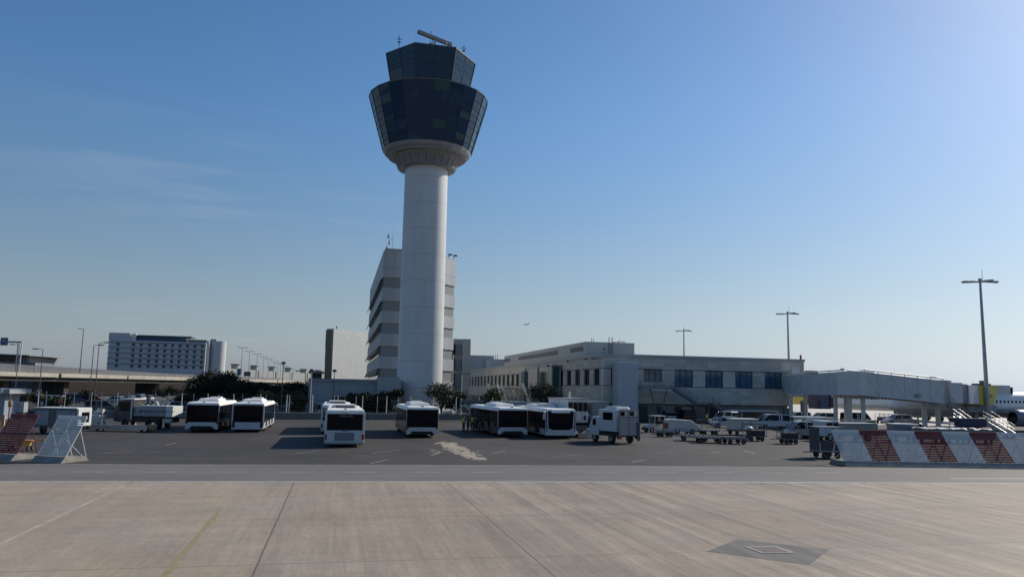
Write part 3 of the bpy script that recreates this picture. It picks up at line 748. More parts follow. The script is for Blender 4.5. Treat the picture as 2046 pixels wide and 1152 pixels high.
zdk = P(1320, 774)[2]
m = MB(); deck(m, d0[0], d1[0], -.7, 1.2, zdk, stm); m.build('upper_landing', st)
l0, l1 = P(1388, 803), P(1421, 803)
m = MB(); flight(m, (d1[0], 0, zdk), (l0[0], 0, l0[2]), 1.3, stm); m.build('flight', st)
m = MB(); deck(m, l0[0], l1[0], -.7, 1.2, l0[2], stm); m.build('middle_landing', st)
e1 = P(1474, 842)
m = MB(); flight(m, (l1[0], 0, l0[2]), (e1[0], 0, .15), 1.3, stm); m.build('flight', st)
m = MB()
for q in (P(1300, 778), P(1335, 778)):
    m.tube((P(1318, 800)[0], .3, .1), (q[0], .3, zdk - .15), .10, stm, n=6)
m.tube((P(1318, 800)[0], .3, 0), (P(1318, 800)[0], .3, .4), .2, stm); m.build('support_strut', st)
m = MB()
for q in (l0[0] + .3, l1[0] - .3): MB().tube((q, .3, 0), (q, .3, l0[2] - .15), .08, stm, n=6).build('support_post', st)
MB().bb(P(1298, 776)[0], P(1339, 776)[0], -.85, -.72, zdk - .42, zdk - .3, M('fluorescent_tube_off', (.55, .57, .58), .4, 0, 0)).build('light_fitting', st)

# escape stairs on the left side of the terminal (glass lobby + parallel flights)
es = thing('escape_staircase', 'grey green escape stairs with a glazed lobby on the left side of the terminal', 'staircase', (TX0, 170, 0))
em = M('escape_stair_metal', (.34, .39, .39), .45, .2, .15, 2); em2 = M('escape_stair_pale', (.58, .58, .54), .5, 0, .12, 2)
lg2 = M('lobby_glass', (.05, .085, .085), .15, 0, .3, .6)
ey0, ey1 = ox(1092, 745, TX0 - 3.0)[0] - 170, ox(1040, 745, TX0 - 3.0)[0] - 170
m = MB().bb(-1.9, -.3, ey0, ey1, 5.0, 9.1, lg2); m.build('glazed_lobby', es)
m = MB().bb(-2.1, -.2, ey0 - .2, ey1 + .2, 9.1, 9.35, em).bb(-3.35, -.2, ey0 - .2, ey1 + .2, 4.8, 5.0, em)
for y in (ey0, (ey0 + ey1) / 2, ey1):
    for x in (-1.95, -.4): m.bb(x - .1, x + .1, y - .1, y + .1, 0, 9.1, em)
m.build('lobby_frame', es)
m = MB().bb(-4.2, -3.4, (ey0 + ey1) / 2 + 2, (ey0 + ey1) / 2 + 4.8, 0, 8.3, panel_mat('stair_mesh_tower', (.13, .165, .165), .7, .7, .05, .05, .5)); m.build('mesh_tower', es)
for yt, mt in ((ey0 + 1, em), (ey0 + 6.5, em2), (ey1 + 6, em), (ey1 + 10.5, em2), (ey1 + 22, em)):
    m = MB(); flight(m, (-3.6, yt + 5.6, 5.0), (-3.6, yt, 1.6), 1.6, mt, 9, .75)
    flight(m, (-3.6, yt + 0, 1.6), (-3.6, yt - 2.2, .2), 1.6, mt, 5, .75)
    m.bb(-4.4, -.2, yt + 5.6, yt + 7.2, 4.75, 5.0, mt).bb(-4.45, -4.36, yt + 5.6, yt + 7.2, 5.0, 6.0, mt)
    m.build('flight', es)

# vehicle shelter against the terminal
vs = thing('vehicle_shelter', 'low white framed shelter with reddish back panels against the terminal wall', 'shelter', (oy(1505, 840, 113)[0], 113, 0))
vx0, vx1 = oy(1458, 818, 112)[0] - vs.location.x, oy(1555, 820, 112)[0] - vs.location.x; vz = oy(1505, 819, 112)[1]
MB().bb(vx0, vx1, -1.2, 2.3, vz - .22, vz, M('shelter_white', (.50, .53, .54), .5, 0, .1, 1)).build('roof', vs)
m = MB()
for i, q in enumerate((vx0 + .1, vx0 + (vx1 - vx0) * .24, vx1 - .1)):
    MB().bb(q - .08, q + .08, -1.1, -.94, 0, vz - .22, MATS['shelter_white']).build('post', vs)
MB().bb(vx0 + 1.9, vx1 - .3, 2.1, 2.25, .4, vz - .5, M('shelter_panel', (.20, .15, .15), .6, 0, .25, 1)).build('back_panel', vs)
MB().bb(vx0 + .3, vx0 + 1.7, 2.1, 2.25, .2, vz - .6, dgrey).build('door', vs)

# ================================================================ PASSENGER BRIDGES
bw_ = M('bridge_cladding', (.56, .56, .55), .5, 0, .08, .6)
brail = M('bridge_rail', (.58, .59, .59), .5, .1, .1, 2); bcol = M('bridge_column', (.56, .54, .49), .6, 0, .12, 1)
def tunnel(name, parent, a, c, wd, ht, mat, rib=None, n=0, roofmat=None, off=.015):
    """box tunnel from a to c (bottom centre line, 3d, local), ribs every n-th"""
    a, c = Vector(a), Vector(c); h = Vector((c.x - a.x, c.y - a.y, 0)).normalized(); s = Vector((-h.y, h.x, 0)) * wd / 2; up = Vector((0, 0, ht))
    vs = [a - s, c - s, c + s, a + s, a - s + up, c - s + up, c + s + up, a + s + up]
    m = MB().add(vs, [(3, 2, 1, 0), (4, 5, 6, 7), (0, 1, 5, 4), (1, 2, 6, 5), (2, 3, 7, 6), (3, 0, 4, 7)], mat)
    o = fixn(m.build(name, parent))
    if n:
        q = MB()
        for sg in (-1, 1):
            e = s * sg * (1 + off / wd * 2)
            for i in range(n + 1):
                p = a.lerp(c, i / n) + e; q.tube(p, p + up, .055, rib, n=4)
                if i < n:
                    p2 = a.lerp(c, (i + 1) / n) + e
                    (q.tube(p, p2 + up, .022, rib, n=4) if i % 2 else q.tube(p + up, p2, .022, rib, n=4))
            q.tube(a + e + up * 1.09, c + e + up * 1.09, .09, rib, n=5); q.tube(a + e, c + e, .10, rib, n=5)
            for i in range(n + 1):
                p = a.lerp(c, i / n) + e + up; q.tube(p, p + up * .09, .05, rib, n=4)
        q.build('truss_frame', parent)
    return o
b0, b1, b2 = cd(1586, 786, 121), cd(1712, 788.5, 100), cd(1868, 804, 104)
br = thing('passenger_bridge', 'long grey passenger bridge numbered A11 on columns beside the terminal', 'jet bridge', (b1[0], b1[1], 0))
O = Vector((b1[0], b1[1], 0)); lp = lambda p: tuple(Vector(p) - O)
hB = 2.9
s0 = (b0[0], TF + .3, b0[2]); tunnel('walkway_section', br, lp((b0[0] + 4.9, TF + .6, b0[2])), lp(b1), 2.9, hB, bw_, brail, 5)
tunnel('walkway_section', br, lp(b1), lp(b2), 2.9, hB, bw_, brail, 6)
m = MB().box((.0, .1, b1[2] + hB / 2), (3.1, 3.2, hB + .1), bw_, R(20)); m.build('elbow_joint', br)
# lettering on the second section
d2 = (Vector(b2) - Vector(b1)); ang = math.atan2(d2.y, d2.x)
tp = Vector(b1).lerp(Vector(b2), .655) - O; nrm = Vector((math.sin(ang), -math.cos(ang), 0))
text('A11', .75, M('letter_dark', (.05, .06, .07), .6, 0, 0), br, tuple(tp + nrm * 1.62 + Vector((0, 0, .55))), (R(90), 0, ang), 'lettering')
# columns
def column(p, z, r=.28, foot=True):
    m = MB().tube((p[0], p[1], 0), (p[0], p[1], z), r, bcol, n=10)
    if foot: m.tube((p[0], p[1], 0), (p[0], p[1], .5), r * 1.7, concrete_b, n=10)
    return m
def portal(px0, px1, D, z):
    a, c = Vector(cd(px0, 800, D)), Vector(cd(px1, 800, D)); a.z = c.z = 0
    for p in (a, c): column(p - O, z - .3).build('column', br)
    q = (c - a); h = q.normalized(); MB().box(tuple((a + c) / 2 - O + Vector((0, 0, z - .15))), (q.length + .8, .6, .5), bcol, math.atan2(h.y, h.x)).build('cross_beam', br)
portal(1580, 1609, 117, b0[2] - .05); portal(1669, 1690, 104, b1[2]); portal(1697, 1724, 100.5, b1[2])
for px, D in ((1846, 104.5), (1873, 105)):
    p = Vector(cd(px, 810, D)); p.z = 0; column(p - O, b2[2] - .1, .33).build('column', br)
hp = Vector(cd(1625, 742, 118)) - O; MB().box(tuple(hp + Vector((0, .6, -.1))), (1.7, 1.4, .5), dgrey, R(10), .8, .8).build('roof_hatch', br)
hp = Vector(cd(1687, 740, 104)) - O; MB().tube(tuple(hp + Vector((0, .5, -.4))), tuple(hp + Vector((0, .5, .15))), .05, dsteel, n=5).box(tuple(hp + Vector((0, .4, .22))), (.4, .3, .2), dsteel).build('roof_camera', br)
# rotunda and lobby box
rc = Vector(cd(1874, 805, 106)); rz0 = rc.z; rc.z = 0
MB().lathe([(1.75, b2[2] - .35), (1.75, b2[2] + hB + .1)], 20, M('rotunda_grey', (.42, .41, .41), .5, 0, .1, 1), tuple(rc - O), smooth=False, close=True).build('rotunda', br)
lbx = Vector(cd(1884, 803, 106)); lbx.z = 0
lo = MB().box(tuple(lbx - O + Vector((.5, -.3, b2[2] + 1.35))), (2.4, 2.8, 2.7), bw_, R(12)).build('lobby_box', br)
MB().box(tuple(lbx - O + Vector((.15, -1.75, b2[2] + 1.6))), (.7, .08, .9), glass, R(12)).build('window', lo)
# telescopic tunnels toward the aircraft
t0, t1, t2, t3 = cd(1893, 808, 107.5), cd(1916, 808, 110), cd(1937, 808, 112.5), cd(1972, 807, 116)
zt_ = b2[2] + .05
P3 = lambda p, z: tuple(Vector((p[0], p[1], z)) - O)
tunnel('inner_tunnel', br, P3(t0, zt_), P3(t1, zt_), 2.5, 2.55, M('tunnel_dark', (.09, .10, .13), .5, 0, .1, 1))
tunnel('middle_tunnel', br, P3(t1, zt_ - .15), P3(t2, zt_ - .15), 2.7, 2.6, M('tunnel_pale', (.62, .61, .64), .5, 0, .06, .8))
yo = tunnel('outer_tunnel', br, P3(t2, zt_ - .3), P3(t3, zt_ - .3), 2.9, 2.75, yellow)
dt = Vector(t3) - Vector(t2); at = math.atan2(dt.y, dt.x); nt_ = Vector((math.sin(at), -math.cos(at), 0))
text('Fitne', .95, M('letter_brown', (.16, .15, .05), .6, 0, 0), br, tuple(Vector(P3(Vector(t2).lerp(Vector(t3), .52), zt_ + 1.05)) + nt_ * 1.5), (R(90), 0, at), 'lettering')
c0 = Vector(cd(1984, 806, 117)); c0.z = 0
MB().box(tuple(c0 - O + Vector((.2, 0, zt_ + .95))), (2.6, 3.6, 3.3), M('cab_grey', (.52, .51, .51), .5, 0, .1, 1), R(-6)).build('cabin', br)
m = MB().box(tuple(c0 - O + Vector((1.7, -.2, zt_ + .9))), (.7, 3.2, 2.9), black, R(-6)); m.build('bellows_hood', br)
g0 = Vector(cd(1961, 775, 114)); gz = g0.z; g0.z = 0
m = MB().box(tuple(g0 - O + Vector((0, 0, gz + .35))), (2.9, .5, .62), dgrey).bb(*(lambda q: (q.x - 1.2, q.x - .95, q.y - .1, q.y + .1))(g0 - O), zt_ + 2.3, gz + .1, greyp).bb(*(lambda q: (q.x + .95, q.x + 1.2, q.y - .1, q.y + .1))(g0 - O), zt_ + 2.3, gz + .1, greyp).box(tuple(g0 - O + Vector((.1, 0, gz + .85))), (.5, .4, .5), dgrey)
m.build('roof_gantry', br)
# lift column and wheels below the tunnel
w0 = Vector(cd(1960, 820, 114)); w0.z = 0; q = w0 - O
m = MB().bb(q.x - 3.4, q.x + 1.6, q.y - 1.2, q.y + .6, zt_ - 1.35, zt_ - .35, greyp); m.build('undercarriage_beam', br)
for sx in (-.9, .9): MB().bb(q.x + sx - .18, q.x + sx + .18, q.y - .3, q.y + .1, .9, zt_ - .3, bcol).build('lift_column', br)
for sx in (-.7, .7): MB().lathe([(.2, -.22), (.55, -.22), (.6, -.1), (.6, .1), (.55, .22), (.2, .22)], 16, black, (q.x + sx, q.y - .3, .6), axis='y').build('wheel', br)
# service steps from the rotunda lobby down to the apron
stz = M('bridge_steps', (.25, .26, .27), .5, .2, .15, 3)
p0 = Vector(cd(1893, 812, 104.0)); p1 = Vector(cd(1936, 846, 104.6))
m = MB(); flight(m, tuple(Vector((p0.x, p0.y, b2[2])) - O), tuple(Vector((p1.x, p1.y, 1.1)) - O), 1.1, stz, 12); m.build('service_steps', br)
# the second bridge, yellow with a navy cabin
nb = thing('far_passenger_bridge', 'short yellow passenger bridge with a navy cabin, half hidden below the long grey bridge', 'jet bridge', (*cd(1600, 830, 150)[:2], 0))
O2 = Vector((nb.location.x, nb.location.y, 0))
u0, u1 = Vector(cd(1586, 808, 152)), Vector(cd(1624, 806, 143))
yz0, yz1 = cd(1586, 807, 152)[2], cd(1624, 808, 143)[2]
tunnel('tunnel', nb, tuple(u0 - O2 + Vector((0, 0, yz0 - u0.z))), tuple(u1 - O2 + Vector((0, 0, yz1 - u1.z))), 2.8, 1.95, yellow)
cc_ = Vector(cd(1637, 806, 141)); MB().box(tuple(cc_ - O2 + Vector((0, 0, .7))), (2.2, 3.2, 3.2), navyp, R(8)).build('cabin', nb)
MB().box(tuple(cc_ - O2 + Vector((1.35, -.1, .7))), (.8, 3.0, 2.9), black, R(8)).build('bellows_hood', nb)
cz = cc_ - O2
MB().bb(cz.x - 3.5, cz.x - 2.6, cz.y - .4, cz.y + .5, .8, 3.6, navyp).build('lift_column', nb)
MB().lathe([(.2, -.25), (.6, -.25), (.6, .25), (.2, .25)], 14, black, (cz.x - 3, cz.y - .5, .6), axis='y').build('wheel', nb)

# ================================================================ AIRCRAFT
fus = M('fuselage_white', (.80, .81, .82), .25, 0, .03, .3); belly = M('fuselage_grey', (.56, .57, .56), .3, 0, .05, .3)
def aircraft(name, label, loc, rz, L=44., r=1.98, zc=3.75, band=None, eng=True, hull=fus, under=belly):
    """nose at the origin pointing -x locally"""
    t = thing(name, label, 'airliner', loc, rz)
    st_ = [(0, .02, -.55), (.35, .38, -.5), (1.0, .80, -.38), (2.0, 1.25, -.2), (3.3, 1.62, -.08), (5, 1.88, -.02), (7, 1.98, 0), (L - 13, 1.98, 0), (L - 9, 1.75, .22), (L - 5, 1.2, .62), (L - 2, .62, .98), (L, .18, 1.15)]
    n = 28; vs = []; up, lo = MB(), MB()
    for x, rr_, dz in st_:
        for i in range(n):
            a = 2 * math.pi * i / n; vs.append((x, rr_ * r / 1.98 * math.cos(a), zc + dz + rr_ * r / 1.98 * math.sin(a)))
    fu, fl = [], []
    for j in range(len(st_) - 1):
        for i in range(n):
            k2 = (i + 1) % n; f = (j * n + i, (j + 1) * n + i, (j + 1) * n + k2, j * n + k2)
            am = (i + .5) / n * 360
            (fl if 208 < am < 332 and j > 1 else fu).append(f)
    up.add(vs, fu, hull, True); fo = up.build('fuselage', t)
    lo.add(vs, fl, under, True); lo.build('belly', t)
    # cabin windows, one object each, both sides
    wm = MB().box((0, 0, 0), (.26, .05, .36), glass).build('cabin_window', t, (6.6, -r * .985, zc + .42))
    x = 7.15
    while x < L - 10.5:
        if abs(x - 13.2) > .5:
            o = wm.copy(); C.objects.link(o); o.location = (x, -r * .985, zc + .42)
        x += .66
    cw = MB()
    for s in (-1, 1):
        cw.quad([(1.55, s * .95, zc + .35), (2.5, s * 1.33, zc + .4), (2.75, s * 1.15, zc + .95), (1.95, s * .8, zc + .92)][::s], glass)
        cw.quad([(1.40, s * .05, zc + .40), (1.5, s * .9, zc + .36), (1.9, s * .75, zc + .93), (1.85, s * .05, zc + .98)][::s], glass)
    cw.build('cockpit_windows', t)
    for xd in (5.0, 13.2): MB().box((xd, -r * .985, zc + .2), (.85, .06, 1.85), M('door_outline', (.50, .52, .55), .3, 0, 0)).build('cabin_door', t)
    # wings
    for s in (-1, 1):
        ws = M('wing_grey', (.38, .40, .41), .35, .1, .06, .4)
        rt, tp_ = (16.5, 23.2, zc - 1.25), (23.5, 25.2, zc + .55)
        y0, y1 = s * 1.7, s * 16.8
        vs = [(rt[0], y0, rt[2]), (rt[1], y0, rt[2]), (tp_[1], y1, tp_[2]), (tp_[0], y1, tp_[2])]
        vs += [(x_, y_, z_ + (.55 if i < 2 else .15)) for i, (x_, y_, z_) in enumerate(vs)]
        fixn(MB().add(vs, [(0, 1, 2, 3), (7, 6, 5, 4), (0, 4, 5, 1), (1, 5, 6, 2), (2, 6, 7, 3), (3, 7, 4, 0)], ws).build('wing', t))
        if band: fixn(MB().add([(23.5, y1, tp_[2]), (25.2, y1, tp_[2]), (26.2, y1 + s * .5, tp_[2] + 2.3), (25.4, y1 + s * .5, tp_[2] + 2.3), (23.5, y1 + s * .1, tp_[2]), (25.2, y1 + s * .1, tp_[2]), (26.2, y1 + s * .6, tp_[2] + 2.3), (25.4, y1 + s * .6, tp_[2] + 2.3)], [(0, 1, 2, 3), (7, 6, 5, 4), (0, 4, 5, 1), (1, 5, 6, 2), (2, 6, 7, 3), (3, 7, 4, 0)], band).build('winglet', t))
        ey = s * 5.75
        en = MB().lathe([(.85, 0), (1.12, .05), (1.2, .5), (1.22, 1.6), (1.05, 3.0), (.75, 3.9)], 26, M('nacelle', (.22, .24, .28), .3, .1, .05, .6), (15.3, ey, 1.95), axis='x')
        en.lathe([(1.1, .04), (.9, .25), (.88, 1.0), (.02, .95)], 26, M('fan_dark', (.02, .022, .025), .4, .3, 0), (15.3, ey, 1.95), axis='x')
        eo = en.build('engine', t)
        MB().bb(16.2, 19.2, ey - .15, ey + .15, 2.9, 3.15, ws).build('pylon', eo)
        hv = [(L - 5.5, s * .6, zc + 1.0), (L - 2.2, s * .6, zc + 1.0), (L - .9, s * 6.2, zc + 1.6), (L - 2.4, s * 6.2, zc + 1.6)]
        hv += [(x_, y_, z_ + .2) for x_, y_, z_ in hv]
        fixn(MB().add(hv, [(0, 1, 2, 3), (7, 6, 5, 4), (0, 4, 5, 1), (1, 5, 6, 2), (2, 6, 7, 3), (3, 7, 4, 0)], ws).build('tailplane', t))
        MB().tube((20.8, s * 3.8, 0.6), (20.8, s * 3.8, 2.6), .18, steel).lathe([(.2, -.45), (.6, -.4), (.6, -.05), (.2, 0), (.2, .05), (.6, .1), (.6, .4), (.2, .45)], 16, black, (20.8, s * 3.8, .6), axis='y').build('main_gear', t)
    fv = [(L - 8.2, 1.6), (L - 1.6, 1.6), (L + .3, 8.0), (L - 2.2, 8.0)]
    fixn(MB().add([(x_, -.14, zc + z_) for x_, z_ in fv] + [(x_, .14, zc + z_) for x_, z_ in fv], [(0, 1, 2, 3), (7, 6, 5, 4), (0, 4, 5, 1), (1, 5, 6, 2), (2, 6, 7, 3), (3, 7, 4, 0)], band or hull).build('tail_fin', t))
    MB().tube((4.9, 0, .4), (4.7, 0, 2.0), .12, steel).lathe([(.1, -.3), (.38, -.28), (.38, -.06), (.1, -.05), (.1, .05), (.38, .06), (.38, .28), (.1, .3)], 14, black, (4.9, 0, .38), axis='y').build('nose_gear', t)
    return t
n1 = cd(1640, 815, 158)
a1 = aircraft('parked_airliner', 'white airliner with dark blue lettering nosed up to the yellow and navy bridge', (n1[0], n1[1], 0), -YAW + R(-11.5), 46, band=navyp)
text('AEGEAN', 2.3, M('titles_blue', (.015, .04, .14), .35, 0, 0), a1, (8.6, -1.83, 4.72), (R(66), 0, 0), 'lettering', .01, 1.2)
n2 = cd(1775, 818, 113)
a2 = aircraft('docked_airliner', 'airliner with a large engine, its grey nose under the long A11 bridge', (n2[0], n2[1], 0), -YAW + R(11), 44, hull=M('airliner_hull', (.68, .69, .69), .3, 0, .04, .3))

# ================================================================ BUSES
RIM = M('wheel_rim', (.22, .225, .23), .4, .5, .1, 3)
def wheel(parent, loc, r=.48, w=.28, name='wheel'):
    rimm = RIM if r > .25 else dsteel
    m = MB().lathe([(r * .55, -w / 2), (r * .95, -w / 2), (r, -w * .35), (r, w * .35), (r * .95, w / 2), (r * .55, w / 2)], 18, black, axis='x')
    m.lathe([(.02, w * .38), (r * .5, w * .42), (r * .58, w * .5)], 14, rimm, axis='x').lathe([(.02, -w * .38), (r * .5, -w * .42), (r * .58, -w * .5)], 14, rimm, axis='x')
    return m.build(name, parent, loc)
def wheels(t, xs, ys, r, w=.26):
    w0 = None
    for x in xs:
        for y in ys:
            if w0 is None: w0 = wheel(t, (x, y, r), r, w)
            else: o = w0.copy(); C.objects.link(o); o.location = (x, y, r)
bus_glass = M('bus_glass', (.004, .005, .010), .09, 0, 0, 1, .12, ior=1.45)
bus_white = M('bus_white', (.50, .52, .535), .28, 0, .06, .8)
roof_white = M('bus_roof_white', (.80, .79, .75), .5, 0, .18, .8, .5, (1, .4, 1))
logo_grey = M('logo_grey', (.16, .18, .21), .5, 0, 0)
def bus(label, loc, kind, rz=0):
    """L along y; rear end at y=0, front at y=L (local); kind 'black' | 'frame' | 'white' | 'front'"""
    t = thing('apron_bus', label, 'bus', loc, rz, 'airport buses parked on the asphalt')
    Lb, W, Hh = 13.6, 3.0, 2.86
    hw = W / 2
    side_mat = bus_glass if kind != 'white' else bus_white
    # lower body, glazed sides, roof
    sk = bus_white if kind in ('white', 'frame', 'front') else M('bus_dark_skirt', (.05, .05, .055), .4, 0, .1, 1)
    MB().bb(-hw, hw, .02, Lb, .32, .62, sk).build('skirt', t, bevel=.04)
    MB().bb(-hw + .02, hw - .02, .04, Lb - .04, .62, 2.56, M('bus_body_dark', (.02, .022, .025), .4, 0, .1, 1)).build('body', t)
    for s in (-1, 1):
        y = .5; n = 7; pw_ = (Lb - 1.0) / n
        for i in range(n):
            door = i in (1, 3, 5)
            m = MB().bb(s * (hw - .015), s * (hw + .012), y + .04, y + pw_ - .04, .45 if door else .92, 2.46, bus_glass)
            if door: m.bb(s * (hw + .014), s * (hw + .02), y + pw_ / 2 - .025, y + pw_ / 2 + .025, .45, 2.46, dsteel)
            m.build('door' if door else 'side_window', t)
            if not door: MB().bb(s * (hw - .015), s * (hw + .008), y, y + pw_, .62, .92, sk).build('side_panel', t)
            y += pw_
    m = MB()
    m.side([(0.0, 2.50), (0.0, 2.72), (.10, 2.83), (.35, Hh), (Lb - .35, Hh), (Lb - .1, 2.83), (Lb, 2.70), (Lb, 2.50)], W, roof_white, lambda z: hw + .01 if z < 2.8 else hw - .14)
    fixn(m.build('roof', t, bevel=.05))
    # roof unit
    u = MB()
    if kind in ('white',):
        u.box((0, 5.6, Hh + .14), (1.9, 2.6, .28), roof_white, tx=.86, ty=.88).box((0, 4.25, Hh + .10), (1.5, .12, .16), dgrey).box((-.95, 5.4, Hh + .09), (.25, 2.2, .14), M('roof_unit_blue', (.30, .35, .45), .5, 0, .1, 2))
    else:
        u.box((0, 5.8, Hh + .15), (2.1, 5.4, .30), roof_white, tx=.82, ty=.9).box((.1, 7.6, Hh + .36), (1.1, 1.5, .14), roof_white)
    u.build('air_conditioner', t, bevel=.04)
    MB().box((0, .45, Hh + .02), (.22, .3, .09), orange if kind == 'white' else dgrey).build('beacon', t)
    # pillars at the corners
    pm_ = bus_white if kind != 'black' else M('bus_pillar', (.30, .31, .32), .3, 0, .05, 1)
    pwid = .16 if kind in ('white', 'front') else (.12 if kind == 'frame' else .06)
    for x in (-1, 1):
        for yy, nm in ((-.015, 'rear_pillar'), (Lb - .105, 'front_pillar')):
            MB().bb(x * (hw - pwid), x * (hw + .015), yy, yy + .12, .62 if kind != 'black' else .9, 2.6, pm_).build(nm, t, bevel=.03)
    # rear face
    if kind == 'white':
        MB().bb(-hw + .2, hw - .2, -.03, .03, 1.30, 2.52, bus_glass).build('rear_window', t, bevel=.02)
        MB().bb(-hw + .05, hw - .05, -.04, .03, .30, 1.28, bus_white).build('rear_panel', t, bevel=.03)
        g_ = MB(); g_.bb(-.75, .75, -.055, -.04, .50, 1.12, M('grille_grey', (.22, .25, .29), .5, 0, .1, 2))
        for i in range(7): g_.bb(-.73, .73, -.062, -.055, .54 + i * .085, .57 + i * .085, dgrey)
        g_.build('grille', t)
        for x in (-1, 1): MB().bb(x * (hw - .2), x * (hw - .02), -.07, -.03, .58, .98, redlens if x > 0 else dgrey).build('tail_light', t)
        MB().bb(-hw + .02, hw - .02, -.08, .02, .26, .42, greyp).build('rear_bumper', t)
        text('COBUS 3000', .17, M('letter_grey', (.30, .32, .35), .5, 0, 0), t, (.05, -.035, 2.36), (R(90), 0, 0), 'lettering', .004, 1.1)
        MB().bb(-.2, .25, -.05, -.04, 1.19, 1.25, dgrey).build('handle', t)
        m = MB().tube((.1, -.02, 2.72), (.1, -.05, 2.55), .02, bus_white, n=4); m.box((.1, -.08, 2.62), (.16, .12, .14), bus_white); m.build('rear_camera', t)
    elif kind == 'frame':
        m = MB(); m.quad([(-hw + .12, -.02, 1.25), (-hw + .32, -.02, .98), (hw - .32, -.02, .98), (hw - .12, -.02, 1.25), (hw - .12, -.02, 2.58), (-hw + .12, -.02, 2.58)], bus_glass); m.build('rear_window', t)
        m = MB(); m.quad([(-hw + .32, -.025, .97), (-hw + .34, -.025, .34), (hw - .34, -.025, .34), (hw - .32, -.025, .97)], bus_white); m.build('rear_panel', t)
        for x in (-1, 1):
            MB().add([(x * (hw - .30), -.03, .96), (x * (hw - .05), -.03, 1.1), (x * (hw - .05), -.03, .5), (x * (hw - .32), -.03, .42)], [(0, 1, 2, 3) if x < 0 else (3, 2, 1, 0)], blackp).build('tail_light', t)
        MB().bb(-hw + .02, hw - .02, -.05, .02, .28, .36, bus_white).build('rear_bumper', t)
        MB().bb(-.45, .35, -.03, -.026, .70, .745, logo_grey).build('badge', t)
        MB().bb(-1.2, 1.2, -.06, -.01, 2.60, 2.68, dgrey).build('wiper_rail', t)
    elif kind == 'black':
        MB().bb(-hw + .06, hw - .06, -.03, .03, .98, 2.60, bus_glass).build('rear_window', t, bevel=.02)
        m = MB(); pts = [(-hw + .06, .98), (-hw + .02, .34), (-hw + .22, .34), (-hw + .55, .62), (hw - .55, .62), (hw - .22, .34), (hw - .02, .34), (hw - .06, .98)]
        pts = [(-hw + .30, .96), (-hw + .02, .70), (-hw + .0, .30), (-hw + .30, .30), (-hw + .58, .60), (hw - .58, .60), (hw - .30, .30), (hw - .0, .30), (hw - .02, .70), (hw - .30, .96)]
        n = len(pts)
        m.add([(x, -.05, z) for x, z in pts] + [(x, .02, z) for x, z in pts], [tuple(range(n)), tuple(range(2 * n - 1, n - 1, -1))] + [(i, n + i, n + (i + 1) % n, (i + 1) % n) for i in range(n)], bus_white)
        fixn(m.build('rear_bumper', t))
        MB().bb(-.3, .3, -.056, -.05, .80, .84, logo_grey).build('badge', t)
        for x in (-1, 1): MB().bb(x * (hw - .12), x * (hw - .03), -.045, -.03, 1.0, 1.35, M('dim_red_lens', (.10, .01, .012), .2, 0, 0)).build('tail_light', t)
        MB().bb(-hw + .6, hw - .6, -.02, .02, .3, .6, black).build('engine_grille', t)
    # front face
    yF = Lb
    wsn = MB(); pr = []
    for x, z in ((-1.08, .98), (-.9, .84), (.9, .84), (1.08, .98), (1.22, 1.25), (1.30, 2.62), (-1.30, 2.62), (-1.22, 1.25)): pr.append((x, z))
    n = len(pr)
    wsn.add([(-x, yF + .03, z) for x, z in pr], [tuple(range(n))], bus_glass)
    fixn(wsn.build('windscreen', t))
    MB().bb(-hw + .02, hw - .02, yF - .05, yF + .02, .30, .95, bus_white).build('front_panel', t, bevel=.03)
    for x in (-1, 1):
        hm = MB()
        for z in (.72, .92, 1.12): hm.lathe([(.0, .035), (.055, .03), (.06, 0)], 10, blackp, (x * 1.36, yF + .02, z), axis='y')
        hm.build('headlight', t)
        MB().bb(x * (hw - .28), x * (hw), yF - .06, yF + .015, .95, 2.56, bus_white).build('front_pillar_cover', t, bevel=.03)
    MB().side([(yF - .5, 2.62), (yF - .02, 2.42), (yF + .06, 2.47), (yF + .04, 2.75), (yF - .25, Hh + .02), (yF - .5, Hh + .02)], 1.9, roof_white).build('roof_visor', t, bevel=.06)
    for x in (-1, 1):
        m = MB().tube((x * 1.42, yF - .05, 2.62), (x * 1.72, yF + .22, 2.55), .035, bus_white).tube((x * 1.72, yF + .22, 2.55), (x * 1.74, yF + .24, 2.3), .03, bus_white)
        m.box((x * 1.74, yF + .25, 2.08), (.2, .12, .5), bus_white).box((x * 1.74, yF + .185, 2.08), (.16, .02, .42), glass)
        m.build('mirror', t)
    wheels(t, (-hw + .2, hw - .2), (3.1, Lb - 2.7), .48)
    return t
def rear_at(px, py): x, y = g(px, py); return (x, y, 0)
bus('dark glass bus with a white V shaped bumper, leftmost of the parked buses', rear_at(402, 863), 'black')
bus('white framed bus with a six sided dark rear window, second from the left', rear_at(493.5, 863), 'frame')
bus('white bus with COBUS 3000 over its rear window, nearest of the parked buses', rear_at(687, 893), 'white')
bus('white bus half hidden behind the nearest white bus', rear_at(671.5, 866.5), 'white')
bus('black glass bus standing alone in front of the tower base', rear_at(843, 874), 'black')
bus('dark bus beside the three workers, its black left side in view', rear_at(1024, 873), 'black', R(2))
fx, fy = g(1120, 876)
b7 = bus('white fronted bus facing the camera with a black windscreen, right of the workers', (fx, fy + 13.6, 0), 'front', 0)
b7.rotation_euler = (0, 0, R(180))

